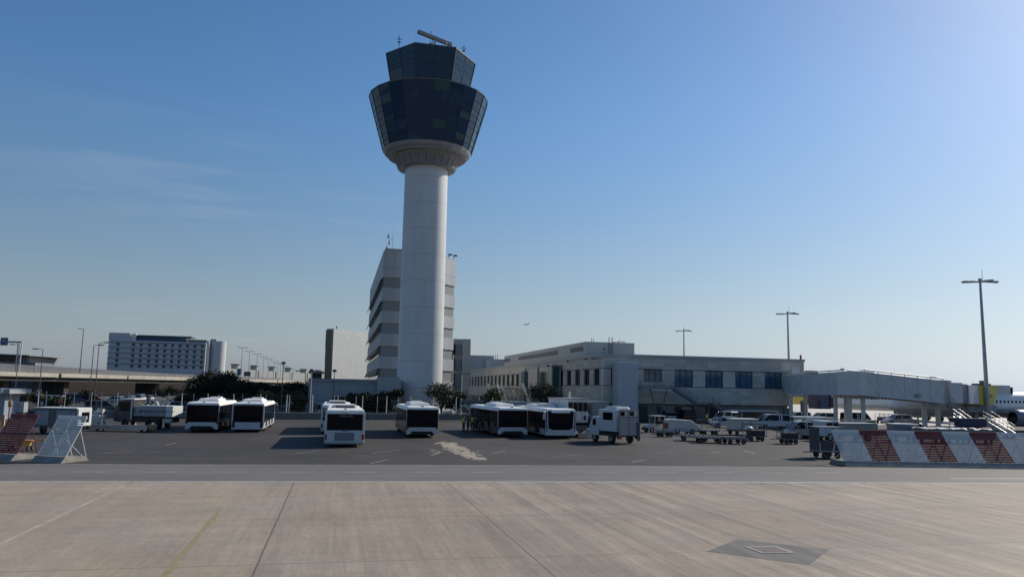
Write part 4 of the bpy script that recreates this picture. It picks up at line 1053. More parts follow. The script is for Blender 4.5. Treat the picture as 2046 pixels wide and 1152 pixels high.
# ================================================================ CARS AND VANS
def car(name, label, cat, loc, rz, paint, style='hatch', group=None, dims=None):
    t = thing(name, label, cat, loc, rz, group)
    S = {'hatch': (3.95, 1.72, 1.50), 'suv': (4.45, 1.84, 1.70), 'van': (5.1, 1.92, 1.95), 'mpv': (4.6, 1.85, 1.80), 'minibus': (5.9, 2.0, 2.5)}[style]
    Lc_, W, Hc = dims or S
    if style == 'hatch': low = [(-.50, .20), (-.50, .50), (-.485, .62), (.20, .60), (.43, .50), (.495, .38), (.50, .20)]; gh = [(-.485, .61), (-.42, .94), (-.36, .985), (.02, 1.0), (.10, .97), (.29, .60)]
    elif style == 'suv': low = [(-.50, .20), (-.50, .52), (-.49, .63), (.22, .62), (.45, .54), (.50, .40), (.50, .20)]; gh = [(-.49, .62), (-.44, .94), (-.38, .99), (.0, 1.0), (.08, .97), (.26, .61)]
    elif style == 'mpv': low = [(-.50, .18), (-.50, .50), (-.495, .58), (.28, .57), (.47, .46), (.50, .36), (.50, .18)]; gh = [(-.495, .57), (-.475, .94), (-.44, .99), (.05, 1.0), (.15, .96), (.37, .54)]
    else: low = [(-.50, .17), (-.50, .50), (-.497, .58), (.32, .56), (.48, .45), (.50, .35), (.50, .17)]; gh = [(-.497, .57), (-.485, .95), (-.46, .99), (.14, 1.0), (.22, .96), (.39, .53)]
    hw = W / 2
    f = lambda pr: [(y * Lc_, z * Hc) for y, z in pr]
    body = MB().side(f(low), W, paint, lambda z: hw * (.96 if z < Hc * .25 else 1.0) * (1 if z < Hc * .56 else .985))
    fixn(body.build('body', t, bevel=.05))
    tw = lambda z: hw * (.965 - .13 * max(0, (z / Hc - .57)) / .43)
    fixn(MB().side(f(gh), W, glass, tw).build('windows', t, bevel=.02))
    # roof skin and pillars over the glass
    rp = f(gh)[1:-1]
    m = MB().side([(y, z + .012) for y, z in rp] + [(y, z - .07) for y, z in reversed(rp)], W, paint, lambda z: tw(z) + .012)
    for y0, y1 in ([(-.46, -.41)] if style in ('hatch', 'suv') else [(-.495, -.46), (-.17, -.13)]) + [(-.10, -.075)] * 1:
        for s in (-1, 1):
            zb_, zt2 = Hc * .57, Hc * .95
            m.add([(s * (tw(zb_) + .01), y0 * Lc_, zb_), (s * (tw(zb_) + .01), y1 * Lc_, zb_), (s * (tw(zt2) + .01), y1 * Lc_ + .0, zt2), (s * (tw(zt2) + .01), y0 * Lc_ + .0, zt2)], [(0, 1, 2, 3)], paint)
    for s in (-1, 1):   # windscreen pillars
        a, c = f([gh[-1], gh[-2]])
        m.tube((s * tw(a[1]), a[0], a[1]), (s * (tw(c[1])), c[0], c[1]), .05, paint, n=5)
    m.build('roof', t)
    for s in (-1, 1):
        MB().box((s * hw * .72, Lc_ * .485, Hc * .42), (.34, .14, .16), lens).build('headlight', t)
        MB().box((s * hw * .86, -Lc_ * .497, Hc * .50), (.2, .06, .3), redlens).build('tail_light', t)
        MB().box((s * (hw + .1), Lc_ * .2, Hc * .60), (.2, .1, .14), paint).build('mirror', t)
    MB().bb(-hw * .9, hw * .9, -Lc_ * .51, -Lc_ * .49, Hc * .17, Hc * .27, dgrey).build('rear_bumper', t)
    MB().bb(-hw * .9, hw * .9, Lc_ * .485, Lc_ * .51, Hc * .15, Hc * .30, dgrey).build('front_bumper', t)
    r = .31 if style == 'hatch' else .34
    wheels(t, (-hw + .1, hw - .1), (-Lc_ * .31, Lc_ * .31), r, .22)
    return t
carwhite = M('car_white', (.54, .56, .575), .25, 0, .03, 1); cargrey = M('car_grey', (.13, .14, .15), .25, .2, .05, 1); carblack = M('car_black', (.012, .013, .016), .15, 0, 0)
carblue = M('car_blue', (.04, .07, .16), .25, .1, .05, 1); carsilver = silver; carred = M('car_red', (.20, .03, .03), .3, 0, .05, 1); palegreen = M('van_pale_green', (.42, .47, .47), .35, 0, .05, 1)
PG = 'vehicles parked along the terminal wall'
car('parked_car', 'dark people carrier angled against the terminal wall right of the lift tower', 'car', (*g(1302, 841), 0), R(70), carblack, 'mpv', PG)
car('parked_car', 'silver car seen from behind between the dark people carrier and the black van', 'car', (*g(1335, 842), 0), R(-8), silver, 'hatch', PG, (4.0, 1.75, 1.6))
car('parked_van', 'black van seen from behind near the terminal stairs', 'van', (*g(1371, 842.5), 0), R(-10), carblack, 'van', PG, (4.8, 1.95, 1.95))
car('parked_van', 'small white boxy minivan at the foot of the terminal stairs', 'van', (*g(1449, 847), 0), R(25), carwhite, 'mpv', PG, (3.8, 1.8, 1.95))
car('parked_car', 'white hatchback in front of the small boxy minivan', 'car', (*g(1450, 853.5), 0), R(78), carwhite, 'hatch', PG)
car('parked_van', 'long white panel van pointing left near the terminal corner', 'van', (*g(1546, 856), 0), R(84), carwhite, 'van', PG)
car('parked_car', 'white car with a sunlit roof below the yellow and navy bridge', 'car', (*g(1594, 842), 0), R(80), carwhite, 'suv')
car('parked_car', 'light grey estate car with a dark window behind the baggage tractors', 'car', (*g(1641, 844), 0), R(85), palegreen, 'suv')
car('minibus', 'pale green high roof minibus under the long passenger bridge', 'minibus', (*g(1713, 853), 0), R(-84), palegreen, 'minibus', None, (4.6, 2.0, 2.2))
car('parked_car', 'silver car behind the grey container at the right', 'car', (*g(1793, 848), 0), R(80), silver, 'suv')
car('parked_van', 'silver minivan pointing left behind the dark baggage cart', 'van', (*g(1599, 875), 0), R(80), silver, 'mpv', None, (3.2, 1.7, 1.8))
LG = 'cars parked behind the low wall'
car('parked_car', 'white hatchback seen from behind, parked behind the low wall below the hedge', 'car', (*g(739, 830), 0), R(3), carwhite, 'hatch', LG, (3.9, 1.7, 1.5))
car('parked_car', 'dark grey hatchback beside the white hatchback behind the low wall', 'car', (*g(776, 830.5), 0), R(-4), cargrey, 'hatch', LG)
car('parked_car', 'dark blue hatchback half hidden by the nearest white bus', 'car', (*g(706, 829), 0), R(0), carblue, 'hatch', LG)
car('parked_car', 'white off road car parked left of the steel frame by the fence', 'car', (*g(899, 829), 0), R(160), carwhite, 'suv', LG, (4.2, 1.8, 1.85))
car('parked_car', 'white van nose beside the half hidden bus at the annexe corner', 'van', (*g(640, 830), 0), R(10), carwhite, 'van', LG)

# ================================================================ GROUND EQUIPMENT
def cart(label, loc, rz, kind, L=2.6, W=1.5, name=None):
    nm = {'flat': 'flat_dolly', 'cage': 'mesh_baggage_cart', 'covered': 'covered_baggage_cart', 'open': 'baggage_cart', 'load': 'loaded_cargo_dolly'}[kind]
    t = thing(nm, label, 'baggage cart', loc, rz, 'carts and dollies on the apron')
    MB().bb(-W / 2, W / 2, -L / 2, L / 2, .42, .54, dgrey).build('deck', t)
    m = MB().bb(-.06, .06, L / 2, L / 2 + .9, .40, .46, dsteel); m.build('tow_bar', t)
    wheels(t, (-W / 2 + .12, W / 2 - .12), (-L / 2 + .45, L / 2 - .45), .22, .16)
    if kind == 'flat':
        m = MB()
        for i in range(7): m.tube((-W / 2 + .1, -L / 2 + .2 + i * (L - .4) / 6, .58), (W / 2 - .1, -L / 2 + .2 + i * (L - .4) / 6, .58), .045, dsteel, n=6)
        m.build('rollers', t)
    if kind in ('cage', 'open', 'covered'):
        h = 1.15 if kind != 'covered' else 1.75
        fr = MB()
        for x in (-W / 2 + .03, W / 2 - .03):
            for y in (-L / 2 + .03, L / 2 - .03): fr.tube((x, y, .5), (x, y, .5 + h), .03, dsteel, n=5)
        for y in (-L / 2 + .03, L / 2 - .03): fr.tube((-W / 2, y, .5 + h), (W / 2, y, .5 + h), .03, dsteel, n=5).tube((-W / 2, y, .5 + h * .5), (W / 2, y, .5 + h * .5), .025, dsteel, n=5)
        for x in (-W / 2 + .03, W / 2 - .03): fr.tube((x, -L / 2, .5 + h), (x, L / 2, .5 + h), .03, dsteel, n=5)
        if kind != 'covered':
            for i in range(6):
                y = -L / 2 + .2 + i * (L - .4) / 5; fr.tube((-W / 2 + .03, y, .5), (-W / 2 + .03, y, .5 + h), .012, dsteel, n=4)
            for z in (.75, 1.0, 1.3): fr.tube((-W / 2 + .03, -L / 2, z), (-W / 2 + .03, L / 2, z), .012, dsteel, n=4).tube((W / 2 - .03, -L / 2, z), (W / 2 - .03, L / 2, z), .012, dsteel, n=4)
        fr.build('frame', t)
        if kind == 'open': MB().box((0, -.1, .8), (W - .25, L - .5, .5), M('dark_baggage', (.04, .045, .05), .8, 0, .5, 3)).build('side_board', t)
        if kind == 'covered':
            MB().bb(-W / 2 - .05, W / 2 + .05, -L / 2 - .05, L / 2 + .05, .5 + h, .55 + h, M('cart_roof', (.13, .14, .15), .5, 0, .1, 2)).build('roof', t)
            MB().bb(-W / 2 + .05, W / 2 - .05, L / 2 - .06, L / 2 - .02, .55, .45 + h, M('cart_curtain', (.05, .06, .075), .7, 0, .2, 3)).build('end_curtain', t)
            MB().bb(-W / 2 + .02, -W / 2 + .06, -L / 2 + .1, L / 2 - .1, .55, 1.3, M('cart_side', (.055, .065, .08), .6, 0, .2, 2)).build('side_curtain', t)
    if kind == 'load':
        bmx = MB().box((0, 0, 1.15), (W - .05, L - .1, 1.2), tarp, tx=.97, ty=.96); bmx.build('wrapped_cargo', t, bevel=.08)
        MB().box((0, .05, 1.79), (W + .05, L, .10), whitetarp).build('top_sheet', t, bevel=.03)
        m = MB()
        for y in (-.5, .5): m.box((0, y, 1.16), (W + .0, .05, 1.22), M('strap_brown', (.16, .12, .09), .7, 0, .1, 3))
        m.build('straps', t)
    return t
def tractor(label, loc, rz, style='tug', paint=offwhite):
    t = thing('tow_tractor', label, 'tow tractor', loc, rz, 'baggage tractors on the apron')
    if style == 'tug':
        MB().side([(-1.3, .25), (-1.3, .95), (-.2, .95), (-.1, .75), (.25, .75), (.35, .98), (1.2, .9), (1.35, .7), (1.35, .25)], 1.35, paint).build('body', t, bevel=.04)
        m = MB()
        for x in (-.58, .58): m.tube((x, -.95, .9), (x, -.95, 1.85), .035, paint, n=5).tube((x, .45, .95), (x, .3, 1.85), .035, paint, n=5)
        m.build('cab_frame', t); MB().bb(-.68, .68, -1.05, .45, 1.85, 1.93, paint).build('cab_roof', t, bevel=.03)
        MB().bb(-.5, .5, -.85, -.35, .95, 1.35, black).build('seat', t)
        MB().quad([(-.55, .44, 1.0), (.55, .44, 1.0), (.55, .31, 1.82), (-.55, .31, 1.82)], glass).build('windscreen', t)
        MB().bb(-.66, .66, 1.33, 1.42, .3, .55, black).build('front_bumper', t)
    else:   # low wedge nosed tractor
        MB().side([(-1.9, .25), (-1.9, 1.55), (-1.6, 1.65), (.7, 1.55), (1.7, .95), (1.95, .6), (1.95, .25)], 1.9, paint).build('body', t, bevel=.08)
        MB().bb(-.97, .97, -1.4, .3, .48, .62, greyp).build('side_band', t)
        MB().bb(-.7, .7, 1.3, 1.97, .3, .55, dgrey).build('front_bumper', t); MB().bb(-.9, .9, -1.96, -1.9, .6, 1.2, redp).build('rear_board', t)
    wheels(t, (-.58 if style == 'tug' else -.85, .58 if style == 'tug' else .85), (-.85, .85), .30, .22)
    return t
tractor('small white tow tractor in front of the dark people carrier', (*g(1309, 863), 0), R(100), 'tug')
tractor('white wedge nosed tractor behind the low roller dollies', (*g(1363, 866), 0), R(-96), 'wedge', M('tractor_white', (.52, .50, .46), .35, 0, .08, 1))
tractor('white tow tractor under a canopy beside the silver minivan', (*g(1624, 873), 0), R(100), 'tug', carwhite)
tractor('white tow tractor at the left edge of the striped blast fence', (*g(1657, 877), 0), R(100), 'tug', carwhite)
cart('empty low dolly beside the small white tow tractor', (*g(1328, 872), 0), R(88), 'flat', 1.9, 1.2)
cart('brown open mesh cart below the worker by the terminal', (*g(1416, 868), 0), R(82), 'cage', 2.2, 1.4)
cart('low dark roller dolly, left one of the front pair', (*g(1387, 880), 0), R(68), 'flat', 2.9, 1.9)
cart('low dark roller dolly, right one of the front pair', (*g(1416, 884), 0), R(72), 'flat', 2.6, 1.9)
cart('low dolly with big wheels right of the front roller dollies', (*g(1467, 886), 0), R(85), 'flat', 2.2, 1.5)
cart('dolly carrying a tall beige wrapped cargo block under a white sheet', (*g(1484, 868), 0), R(87), 'load', 3.1, 2.0)
cart('dark baggage cart right of the wrapped cargo block', (*g(1508, 880), 0), R(80), 'open', 2.0, 1.4)
cart('small dark cart standing alone in front of the long panel van', (*g(1576, 886), 0), R(82), 'open', 1.8, 1.3)
cart('dark covered baggage cart at the left end of the striped blast fence', (*g(1652, 914), 0), R(84), 'covered', 1.9, 1.5)
cart('covered baggage cart under a white canopy behind the small dark cart', (*g(1640, 864), 0), R(82), 'cage', 2.0, 1.4)
bag = MB(); bag.lathe([(.02, 0), (.3, .05), (.36, .22), (.22, .42), (.05, .47)], 10, whitetarp)
b_ = bag.build('white_bag', None, (*g(1497, 880), 1.05)); b_.scale = (1.3, 1, .8); tag(b_, 'white bag lying on top of the dark baggage cart', 'bag')
# canopy trailer
cn = thing('canopy_trailer', 'flat white canopy on posts over the tractors left of the blast fence', 'canopy', (*g(1617, 871), 0), R(-12))
MB().bb(-1.9, 1.9, -.8, .8, 2.12, 2.2, whitetarp).build('canopy', cn)
for x in (-1.8, 1.8):
    for y in (-.7, .7): MB().tube((x, y, 0), (x, y, 2.12), .04, steel, n=5).build('post', cn)
# belt loader truck, container, boxes behind the fence at right
bl_ = thing('belt_truck', 'long low beige loader truck with a windowed cab behind the red and white fence', 'loader truck', (*g(1716, 880), 0), R(-88))
MB().bb(-1.0, 1.0, -3.0, 1.6, .75, 1.75, M('loader_beige', (.30, .29, .24), .6, 0, .25, 1)).build('body', bl_, bevel=.05)
MB().bb(-1.02, 1.02, -3.05, 1.6, 1.76, 1.84, M('loader_rail', (.45, .45, .42), .5, 0, .1, 2)).build('side_rail', bl_)
MB().side([(-3.02, .5), (-3.02, 1.9), (-3.2, 2.05), (-4.6, 2.0), (-4.85, 1.3), (-4.95, .5)], 1.95, palegreen).build('cab', bl_, bevel=.04)
for y0, y1 in ((-3.15, -3.75), (-3.85, -4.5)): MB().bb(-1.0, 1.0, y0, y1, 1.35, 1.85, glass).build('cab_window', bl_)
wheels(bl_, (-.85, .85), (-4.1, .4), .42)
ct = thing('grey_container', 'grey metal container with a white lid behind the striped blast fence', 'container', (*g(1803, 881), 0), R(-12))
MB().bb(-1.2, 1.2, -.8, .8, .5, 1.75, M('container_grey', (.20, .20, .23), .5, .1, .15, 1)).build('box', ct, bevel=.04)
MB().bb(-1.3, 1.3, -.9, .9, 1.76, 1.84, whitetarp).build('lid', ct)
wheels(ct, (-.9, .9), (-.5, .5), .22, .16)
gb = thing('green_waste_box', 'green steel box beside the pale green minibus', 'box', (*g(1737, 857), 0), R(-12))
MB().bb(-.75, .75, -.5, .5, .1, 1.15, green).build('box', gb, bevel=.03); MB().bb(-.8, .8, -.55, .55, 1.16, 1.24, greyp).build('lid', gb)
bx_ = thing('beige_box', 'square beige equipment box right of the silver car', 'box', (*g(1821, 858), 0), R(-12))
MB().bb(-.85, .85, -.6, .6, .15, 1.45, M('box_beige', (.36, .36, .30), .6, 0, .1, 1)).build('box', bx_, bevel=.03); MB().bb(-.7, .7, -.62, -.6, .4, 1.2, greyp).build('door', bx_)
for i, (px, py) in enumerate(((1762, 845), (1772, 845))):
    cart('brown baggage cart train far behind under the nose of the airliner' if i == 0 else 'end cart of the brown train behind the silver car', (*g(px, py), 0), R(85), 'open', 1.7, 1.4)
for i, (px, py, L_) in enumerate(((1856, 884, 2.8), (1905, 885, 2.2), (1958, 886, 2.4))):
    t = thing('sheeted_dolly', ['long dolly under a white sheet, left one behind the fence', 'dolly under a rumpled white sheet, middle one behind the fence', 'dolly under a white sheet at the foot of the boarding stairs'][i], 'baggage cart', (*g(px, py), 0), R(-14 - i * 3), 'sheeted dollies behind the blast fence')
    MB().bb(-L_ / 2, L_ / 2, -.8, .8, .45, 1.35, M('dolly_side', (.26, .28, .30), .6, 0, .2, 1)).build('deck', t)
    m = MB(); n = 9
    rs = random.Random(i)
    top = [[(-L_ / 2 - .1 + (L_ + .2) * a / n, -.9 + 1.8 * q / 4, 1.40 + rs.uniform(0, .18)) for a in range(n + 1)] for q in range(5)]
    vs = [p for r_ in top for p in r_]; m.add(vs, [(q * (n + 1) + a, q * (n + 1) + a + 1, (q + 1) * (n + 1) + a + 1, (q + 1) * (n + 1) + a) for q in range(4) for a in range(n)], whitetarp, True)
    m.build('white_sheet', t); wheels(t, (-L_ / 2 + .4, L_ / 2 - .4), (-.6, .6), .22, .16)
rd = thing('red_loader', 'red and dark blue loader vehicle below the yellow bridge section', 'loader', (*g(1946, 874), 0), R(-12))
MB().bb(-1.5, 1.5, -.9, .9, .35, 1.25, M('loader_red', (.30, .035, .045), .4, 0, .15, 1)).build('body', rd, bevel=.06); MB().bb(-1.7, 1.5, -.2, 1.0, 1.27, 2.25, navyp).build('hood', rd, bevel=.06); MB().bb(-.6, 1.2, -.22, -.2, 2.26, 2.3, greyp).build('rail', rd)
wheels(rd, (-1.1, 1.1), (-.75, .75), .35)
# passenger stairs
def stairs(label, pa, za, pb, zb_, wd):
    t = thing('boarding_stairs', label, 'boarding stairs', (pb[0], pb[1], 0)); o = Vector((pb[0], pb[1], 0))
    sm_ = M('stairs_aluminium', (.40, .41, .41), .35, .3, .1, 2)
    m = MB(); flight(m, tuple(Vector((pa[0], pa[1], za)) - o), tuple(Vector((pb[0], pb[1], zb_)) - o), wd, sm_, 14, 0, .02); m.build('flight', t)
    q = Vector((pa[0], pa[1], 0)) - o
    MB().bb(q.x - .9, q.x + .5, q.y - wd / 2, q.y + wd / 2, za - .15, za, sm_).build('platform', t)
    for sx in (-.7, .3):
        for sy in (-1, 1): MB().tube((q.x + sx, q.y + sy * wd * .4, .25), (q.x + sx, q.y + sy * wd * .4, za - .15), .06, sm_, n=6).build('leg', t)
    MB().bb(min(q.x, 0) - .6, max(q.x, 0) + .4, -wd / 2, wd / 2, .3, .5, greyp).build('chassis', t)
    wheels(t, (min(q.x, 0), max(q.x, 0) - .3), (-wd * .4, wd * .4), .3, .2)
    return t
stairs('white railed boarding stairs descending to the right beside the tall light mast', cd(1973, 838, 97), cd(1973, 838, 97)[2], cd(2022, 876, 94), .4, 1.3)
stairs('short boarding stairs with white rails left of the red loader', cd(1911, 833, 98), cd(1911, 833, 98)[2], cd(1946, 862, 96), .7, 1.1)

# ambulift with rear lift platform
am = thing('high_lift_truck', 'white high lift truck with a ribbed grey tail lift, right of the white fronted bus', 'truck', (*g(1257, 887), 0), R(13))
hw = 1.15
lm = M('lift_grey', (.26, .25, .26), .5, .1, .12, 2)
MB().bb(-hw, hw, .35, 3.3, 1.05, 3.0, bus_white).build('box_body', am, bevel=.06)
MB().box((0, 1.9, 3.12), (1.5, 2.0, .28), bus_white, tx=.85, ty=.85).build('roof_unit', am, bevel=.06)
MB().bb(-hw - .02, -hw + .01, .9, 2.5, 2.05, 2.75, glass).build('side_window', am, bevel=.01)
m = MB()
for x in (-.97, 0.0, .97): m.bb(x - .05, x + .05, -.02, .1, .75, 3.02, lm)
for i in range(7): m.bb(-1.0, 1.0, 0, .08, .8 + i * .25, .86 + i * .25, lm)
m.bb(-1.0, 1.0, .02, .06, .75, 2.3, M('lift_panel', (.36, .34, .335), .6, 0, .1, 1)); m.bb(-1.02, 1.02, -.03, .1, 2.30, 2.42, M('lift_beam', (.18, .16, .18), .5, 0, .1, 2)); m.bb(-1.02, 1.02, -.03, .1, 2.95, 3.05, lm)
m.build('tail_lift', am)
for x in (-.5, .5):
    MB().bb(x - .38, x + .38, .3, .36, 2.42, 2.95, bus_white).build('rear_door', am); MB().bb(x - .22, x + .22, .27, .3, 2.48, 2.85, glass).build('door_window', am)
MB().bb(-1.0, 1.0, .3, 4.8, .62, .95, black).build('chassis', am)
MB().side([(3.4, .6), (3.4, 2.2), (3.6, 2.35), (4.4, 2.3), (4.95, 1.5), (5.0, .6)], 2.2, bus_white).build('cab', am, bevel=.05)
MB().bb(-1.12, 1.12, 3.8, 4.35, 1.5, 2.1, glass).build('cab_window', am)
for x in (-1, 1):
    MB().tube((x * 1.12, 4.5, 2.2), (x * 1.5, 4.7, 2.45), .03, dsteel).box((x * 1.5, 4.7, 2.3), (.2, .12, .6), white).build('mirror', am)
    MB().bb(x * .8, x * 1.1, -.05, .3, .45, .75, redp).build('tail_light', am)
MB().bb(.85, 1.1, -.12, .0, .3, 1.9, dsteel).build('lift_post', am)
wheels(am, (-.95, .95), (1.3, 4.1), .45)
# second high truck behind
a2_ = thing('cabin_truck', 'white cabin truck with window row and ribbed grey container behind the lift truck', 'truck', (*g(1160, 872), 0), R(10))
MB().bb(-1.5, .85, .0, 4.5, 1.4, 3.75, bus_white).build('cabin', a2_, bevel=.05)
for i in range(4): MB().bb(-1.42 + i * .56, -.92 + i * .56, -.03, .0, 2.55, 3.45, glass).build('cabin_window', a2_)
MB().bb(.35, .6, -.03, .0, 1.7, 2.1, glass).build('hatch_window', a2_)
MB().bb(-1.6, 1.1, -.1, 4.6, 3.76, 3.86, greyp).build('roof', a2_)
MB().bb(1.05, 2.95, -.6, 4.5, 1.2, 3.55, panel_mat('container_ribs', (.20, .21, .22), 0, .24, .05, .035, .6)).build('container', a2_)
MB().bb(-1.3, 2.9, .0, 5.5, .6, 1.15, M('chassis_grey', (.10, .11, .12), .6, 0, .2, 1)).build('chassis', a2_)
MB().bb(1.0, 2.9, -.4, -.2, .15, 1.15, M('ramp_grey', (.13, .15, .17), .6, 0, .15, 1)).build('ramp', a2_)
MB().tube((-1.4, -.2, 3.8), (-1.4, -.2, 4.5), .09, white, n=6).build('beacon_post', a2_)
wheels(a2_, (-1.1, 2.4), (1.0, 4.6), .48)
cb = MB(); cb.box((0, 0, .3), (.95, .75, .6), concrete_b, tx=.75, ty=.75).box((0, 0, .78), (.66, .5, .36), concrete_b, tx=.8, ty=.8)
tag(cb.build('concrete_block', None, (*g(1177, 875), 0), R(15), .05), 'pale concrete block on the asphalt between the white fronted bus and the lift truck', 'concrete block')
tag(MB().box((0, 0, .25), (.8, .6, .5), concrete_b, tx=.8, ty=.8).build('concrete_block', None, (*g(1163, 874), 0), R(-10), .05), 'small concrete block beside the bus front corner', 'concrete block')

# ================================================================ BLAST FENCES
slat_w = M('slat_white', (.50, .56, .59), .5, 0, .12, 2); slat_r = M('slat_red', (.13, .014, .026), .5, 0, .2, 2)
fr_w = M('fence_frame_white', (.60, .63, .64), .45, 0, .1, 2); fr_r = M('fence_frame_red', (.16, .02, .027), .5, 0, .15, 2)
def blast(label, p, rz, wd, col, base_end=True, run=2.35, ht=2.05, grp='striped blast fence panels'):
    """p = front left foot; panel leans away from the camera (local +y)"""
    t = thing('blast_fence_panel', label, 'blast fence', (p[0], p[1], 0), rz, grp)
    sm_, fm = (slat_w, fr_w) if col == 'w' else (slat_r, fr_r)
    z0 = .34
    # concrete foot with sloped ends
    m = MB(); m.add([(-.02, -.28, 0), (wd + .02, -.28, 0), (wd + .02, run + .55, 0), (-.02, run + .55, 0), (-.02, .05, z0), (wd + .02, .05, z0), (wd + .02, run + .3, z0 * .8), (-.02, run + .3, z0 * .8)],
                    [(3, 2, 1, 0), (4, 5, 6, 7), (0, 1, 5, 4), (1, 2, 6, 5), (2, 3, 7, 6), (3, 0, 4, 7)], M('foot_concrete', (.25, .235, .21), .85, 0, .3, 1.5, .3))
    m.build('concrete_foot', t)
    d = Vector((0, run, ht)).normalized(); nn = Vector((0, -d.z, d.y)); L_ = math.hypot(run, ht)
    o = Vector((0, .12, z0))
    ns = 17; m = MB()
    for i in range(ns):
        a = o + d * (L_ * (i + .2) / ns); w_ = L_ / ns * .62
        q = Vector((0, -.02, 1)).normalized()
        p0, p1 = a, a + q * w_
        m.add([(.05, p0.y, p0.z), (wd - .05, p0.y, p0.z), (wd - .05, p1.y, p1.z), (.05, p1.y, p1.z), (.05, p0.y + .012, p0.z), (wd - .05, p0.y + .012, p0.z), (wd - .05, p1.y + .012, p1.z), (.05, p1.y + .012, p1.z)],
              [(0, 1, 2, 3), (7, 6, 5, 4), (0, 4, 5, 1), (3, 2, 6, 7), (0, 3, 7, 4), (1, 5, 6, 2)], sm_)
    m.build('slats', t)
    top = o + d * L_
    for x in (.03, wd / 2, wd - .03):
        m = MB().tube((x, o.y, o.z), (x, top.y, top.z), .028, fm, n=6); m.build('rail', t)
        mid = o + d * L_ * .68
        m = MB().tube((x, mid.y + .05, mid.z), (x, run + .35, z0 * .7), .026, fm, n=6); m.build('brace', t)
    MB().bb(0, wd, top.y - .02, top.y + .04, top.z - .02, top.z + .16, fm).build('top_plate', t)
    m = MB().tube((.05, run + .1, z0 * .8), (wd / 2, run * .75, 1.3), .018, fm, n=5).tube((wd - .05, run + .1, z0 * .8), (wd / 2, run * .75, 1.3), .018, fm, n=5); m.build('cross_brace', t)
    return t
pr0 = Vector(g(1690, 931.5)); pr1 = Vector(g(2046, 937)); dr = (pr1 - pr0).normalized(); az = math.atan2(dr.y, dr.x)
nr = Vector((-dr.y, dr.x))
for i in range(8):
    p = pr0 + dr * (1.93 * i + .08) + nr * .28
    blast(f"{'white' if i % 2 == 0 else 'red'} slatted blast fence panel, {ORD[i]} from the left of the long row at right", p, az, 1.91, 'w' if i % 2 == 0 else 'r', True, 1.75, 1.78)
pl1 = Vector(g(121, 925.5)); pl0 = Vector(g(-60, 917)); dl = (pl1 - pl0).normalized(); az = math.atan2(dl.y, dl.x); nl = Vector((-dl.y, dl.x))
blast('white slatted blast fence panel beside the red one at the left edge', pl1 - dl * 2.05 + nl * .28, az, 2.02, 'w', True, 1.3, 2.1)
q = Vector(g(20, 920))
blast('red slatted blast fence panel cut by the left edge', q - dl * 2.0 + nl * .28, az, 2.02, 'r', True, 1.3, 2.1)

# ================================================================ LOW WALL, PERIMETER FENCE
W0, W1, W2 = Vector(g(-40, 832)), Vector(g(460, 836.5)), Vector(g(960, 838.5))
lwz = thing('barrier_wall', 'long low grey concrete barrier wall behind the parked buses', 'wall')
def wallseg(a, c, h, th, mat):
    d = (c - a).normalized(); n = Vector((-d.y, d.x)) * th
    MB().prism([tuple(a), tuple(c), tuple(c + n), tuple(a + n)], 0, h, mat).build('wall_section', lwz)
    MB().prism([tuple(a - n * .12), tuple(c - n * .12), tuple(c + n * 1.12), tuple(a + n * 1.12)], h + .002, h + .12, M('wall_coping', (.26, .25, .235), .85, 0, .2, 1)).build('coping', lwz)
wallseg(W0, W1, .80, .35, wallc); wallseg(W1 + (W1 - W0).normalized() * .01, W2, .80, .35, wallc)
# raised car park behind the wall: kept level, verge strip of dry grass
wires = M('fence_wire', (.10, .105, .105), .6, .3, 0)
def fence(name, label, pts, step, h, lean, nm=40, mesh=True, grp=None, post=M('fence_post_pale', (.70, .69, .66), .5, 0, .1, 3), r=.065, arm=.62):
    t = thing(name, label, 'fence', (pts[0][0], pts[0][1], 0), 0, grp); o = Vector((pts[0][0], pts[0][1], 0))
    P_ = []
    for (a, c) in zip(pts[:-1], pts[1:]):
        a, c = Vector((*a, 0)), Vector((*c, 0)); n = max(1, round((c - a).length / step))
        for i in range(n): P_.append((a.lerp(c, i / n), (c - a).normalized()))
    P_.append((Vector((*pts[-1], 0)), P_[-1][1]))
    P_ = P_[:100]
    for p, d in P_:
        s = Vector((-d.y, d.x, 0)) * lean; q = p - o
        MB().tube(q, q + Vector((0, 0, h)), r, post, n=6).tube(q + Vector((0, 0, h - .01)), q + Vector((0, 0, h + arm * .85)) + s * arm, r * .9, post, n=6).build('post', t)
    w_ = MB()
    for (p, d), (q, d2) in zip(P_[:-1], P_[1:]):
        for z in ([h * k_ / 5 for k_ in range(1, 6)] if mesh else []): w_.tube(p - o + Vector((0, 0, z)), q - o + Vector((0, 0, z)), .005, wires, n=3, caps=False)
        s = Vector((-d.y, d.x, 0)) * lean * arm
        for k_ in (.4, .95): w_.tube(p - o + Vector((0, 0, h + arm * .85 * k_)) + s * k_, q - o + Vector((0, 0, h + arm * .85 * k_)) + s * k_, .006, wires, n=3, caps=False)
    w_.build('wires', t)
    return t
off = Vector((0, 2.2))
fence('perimeter_fence', 'tall wire fence with pale posts and bent tops behind the low wall', [tuple(W0 + off), tuple(W1 + off), tuple(W2 + off), tuple(Vector(g(1080, 834)))], 3.45, 2.75, -.35)
off2 = Vector((.6, 7.5))
fence('inner_fence', 'second row of thin fence posts behind the first fence', [tuple(W0 + off2), tuple(W1 + off2), tuple(W2 + off2 - Vector((6, 0)))], 3.45, 2.7, .12, r=.04)
fa, fb = cd(1108, 805, 121), cd(912, 800, 205)
fence('side_fence', 'row of bent topped fence posts running back along the terminal side', [fa[:2], fb[:2]], 4.0, 2.7, .8, r=.055)
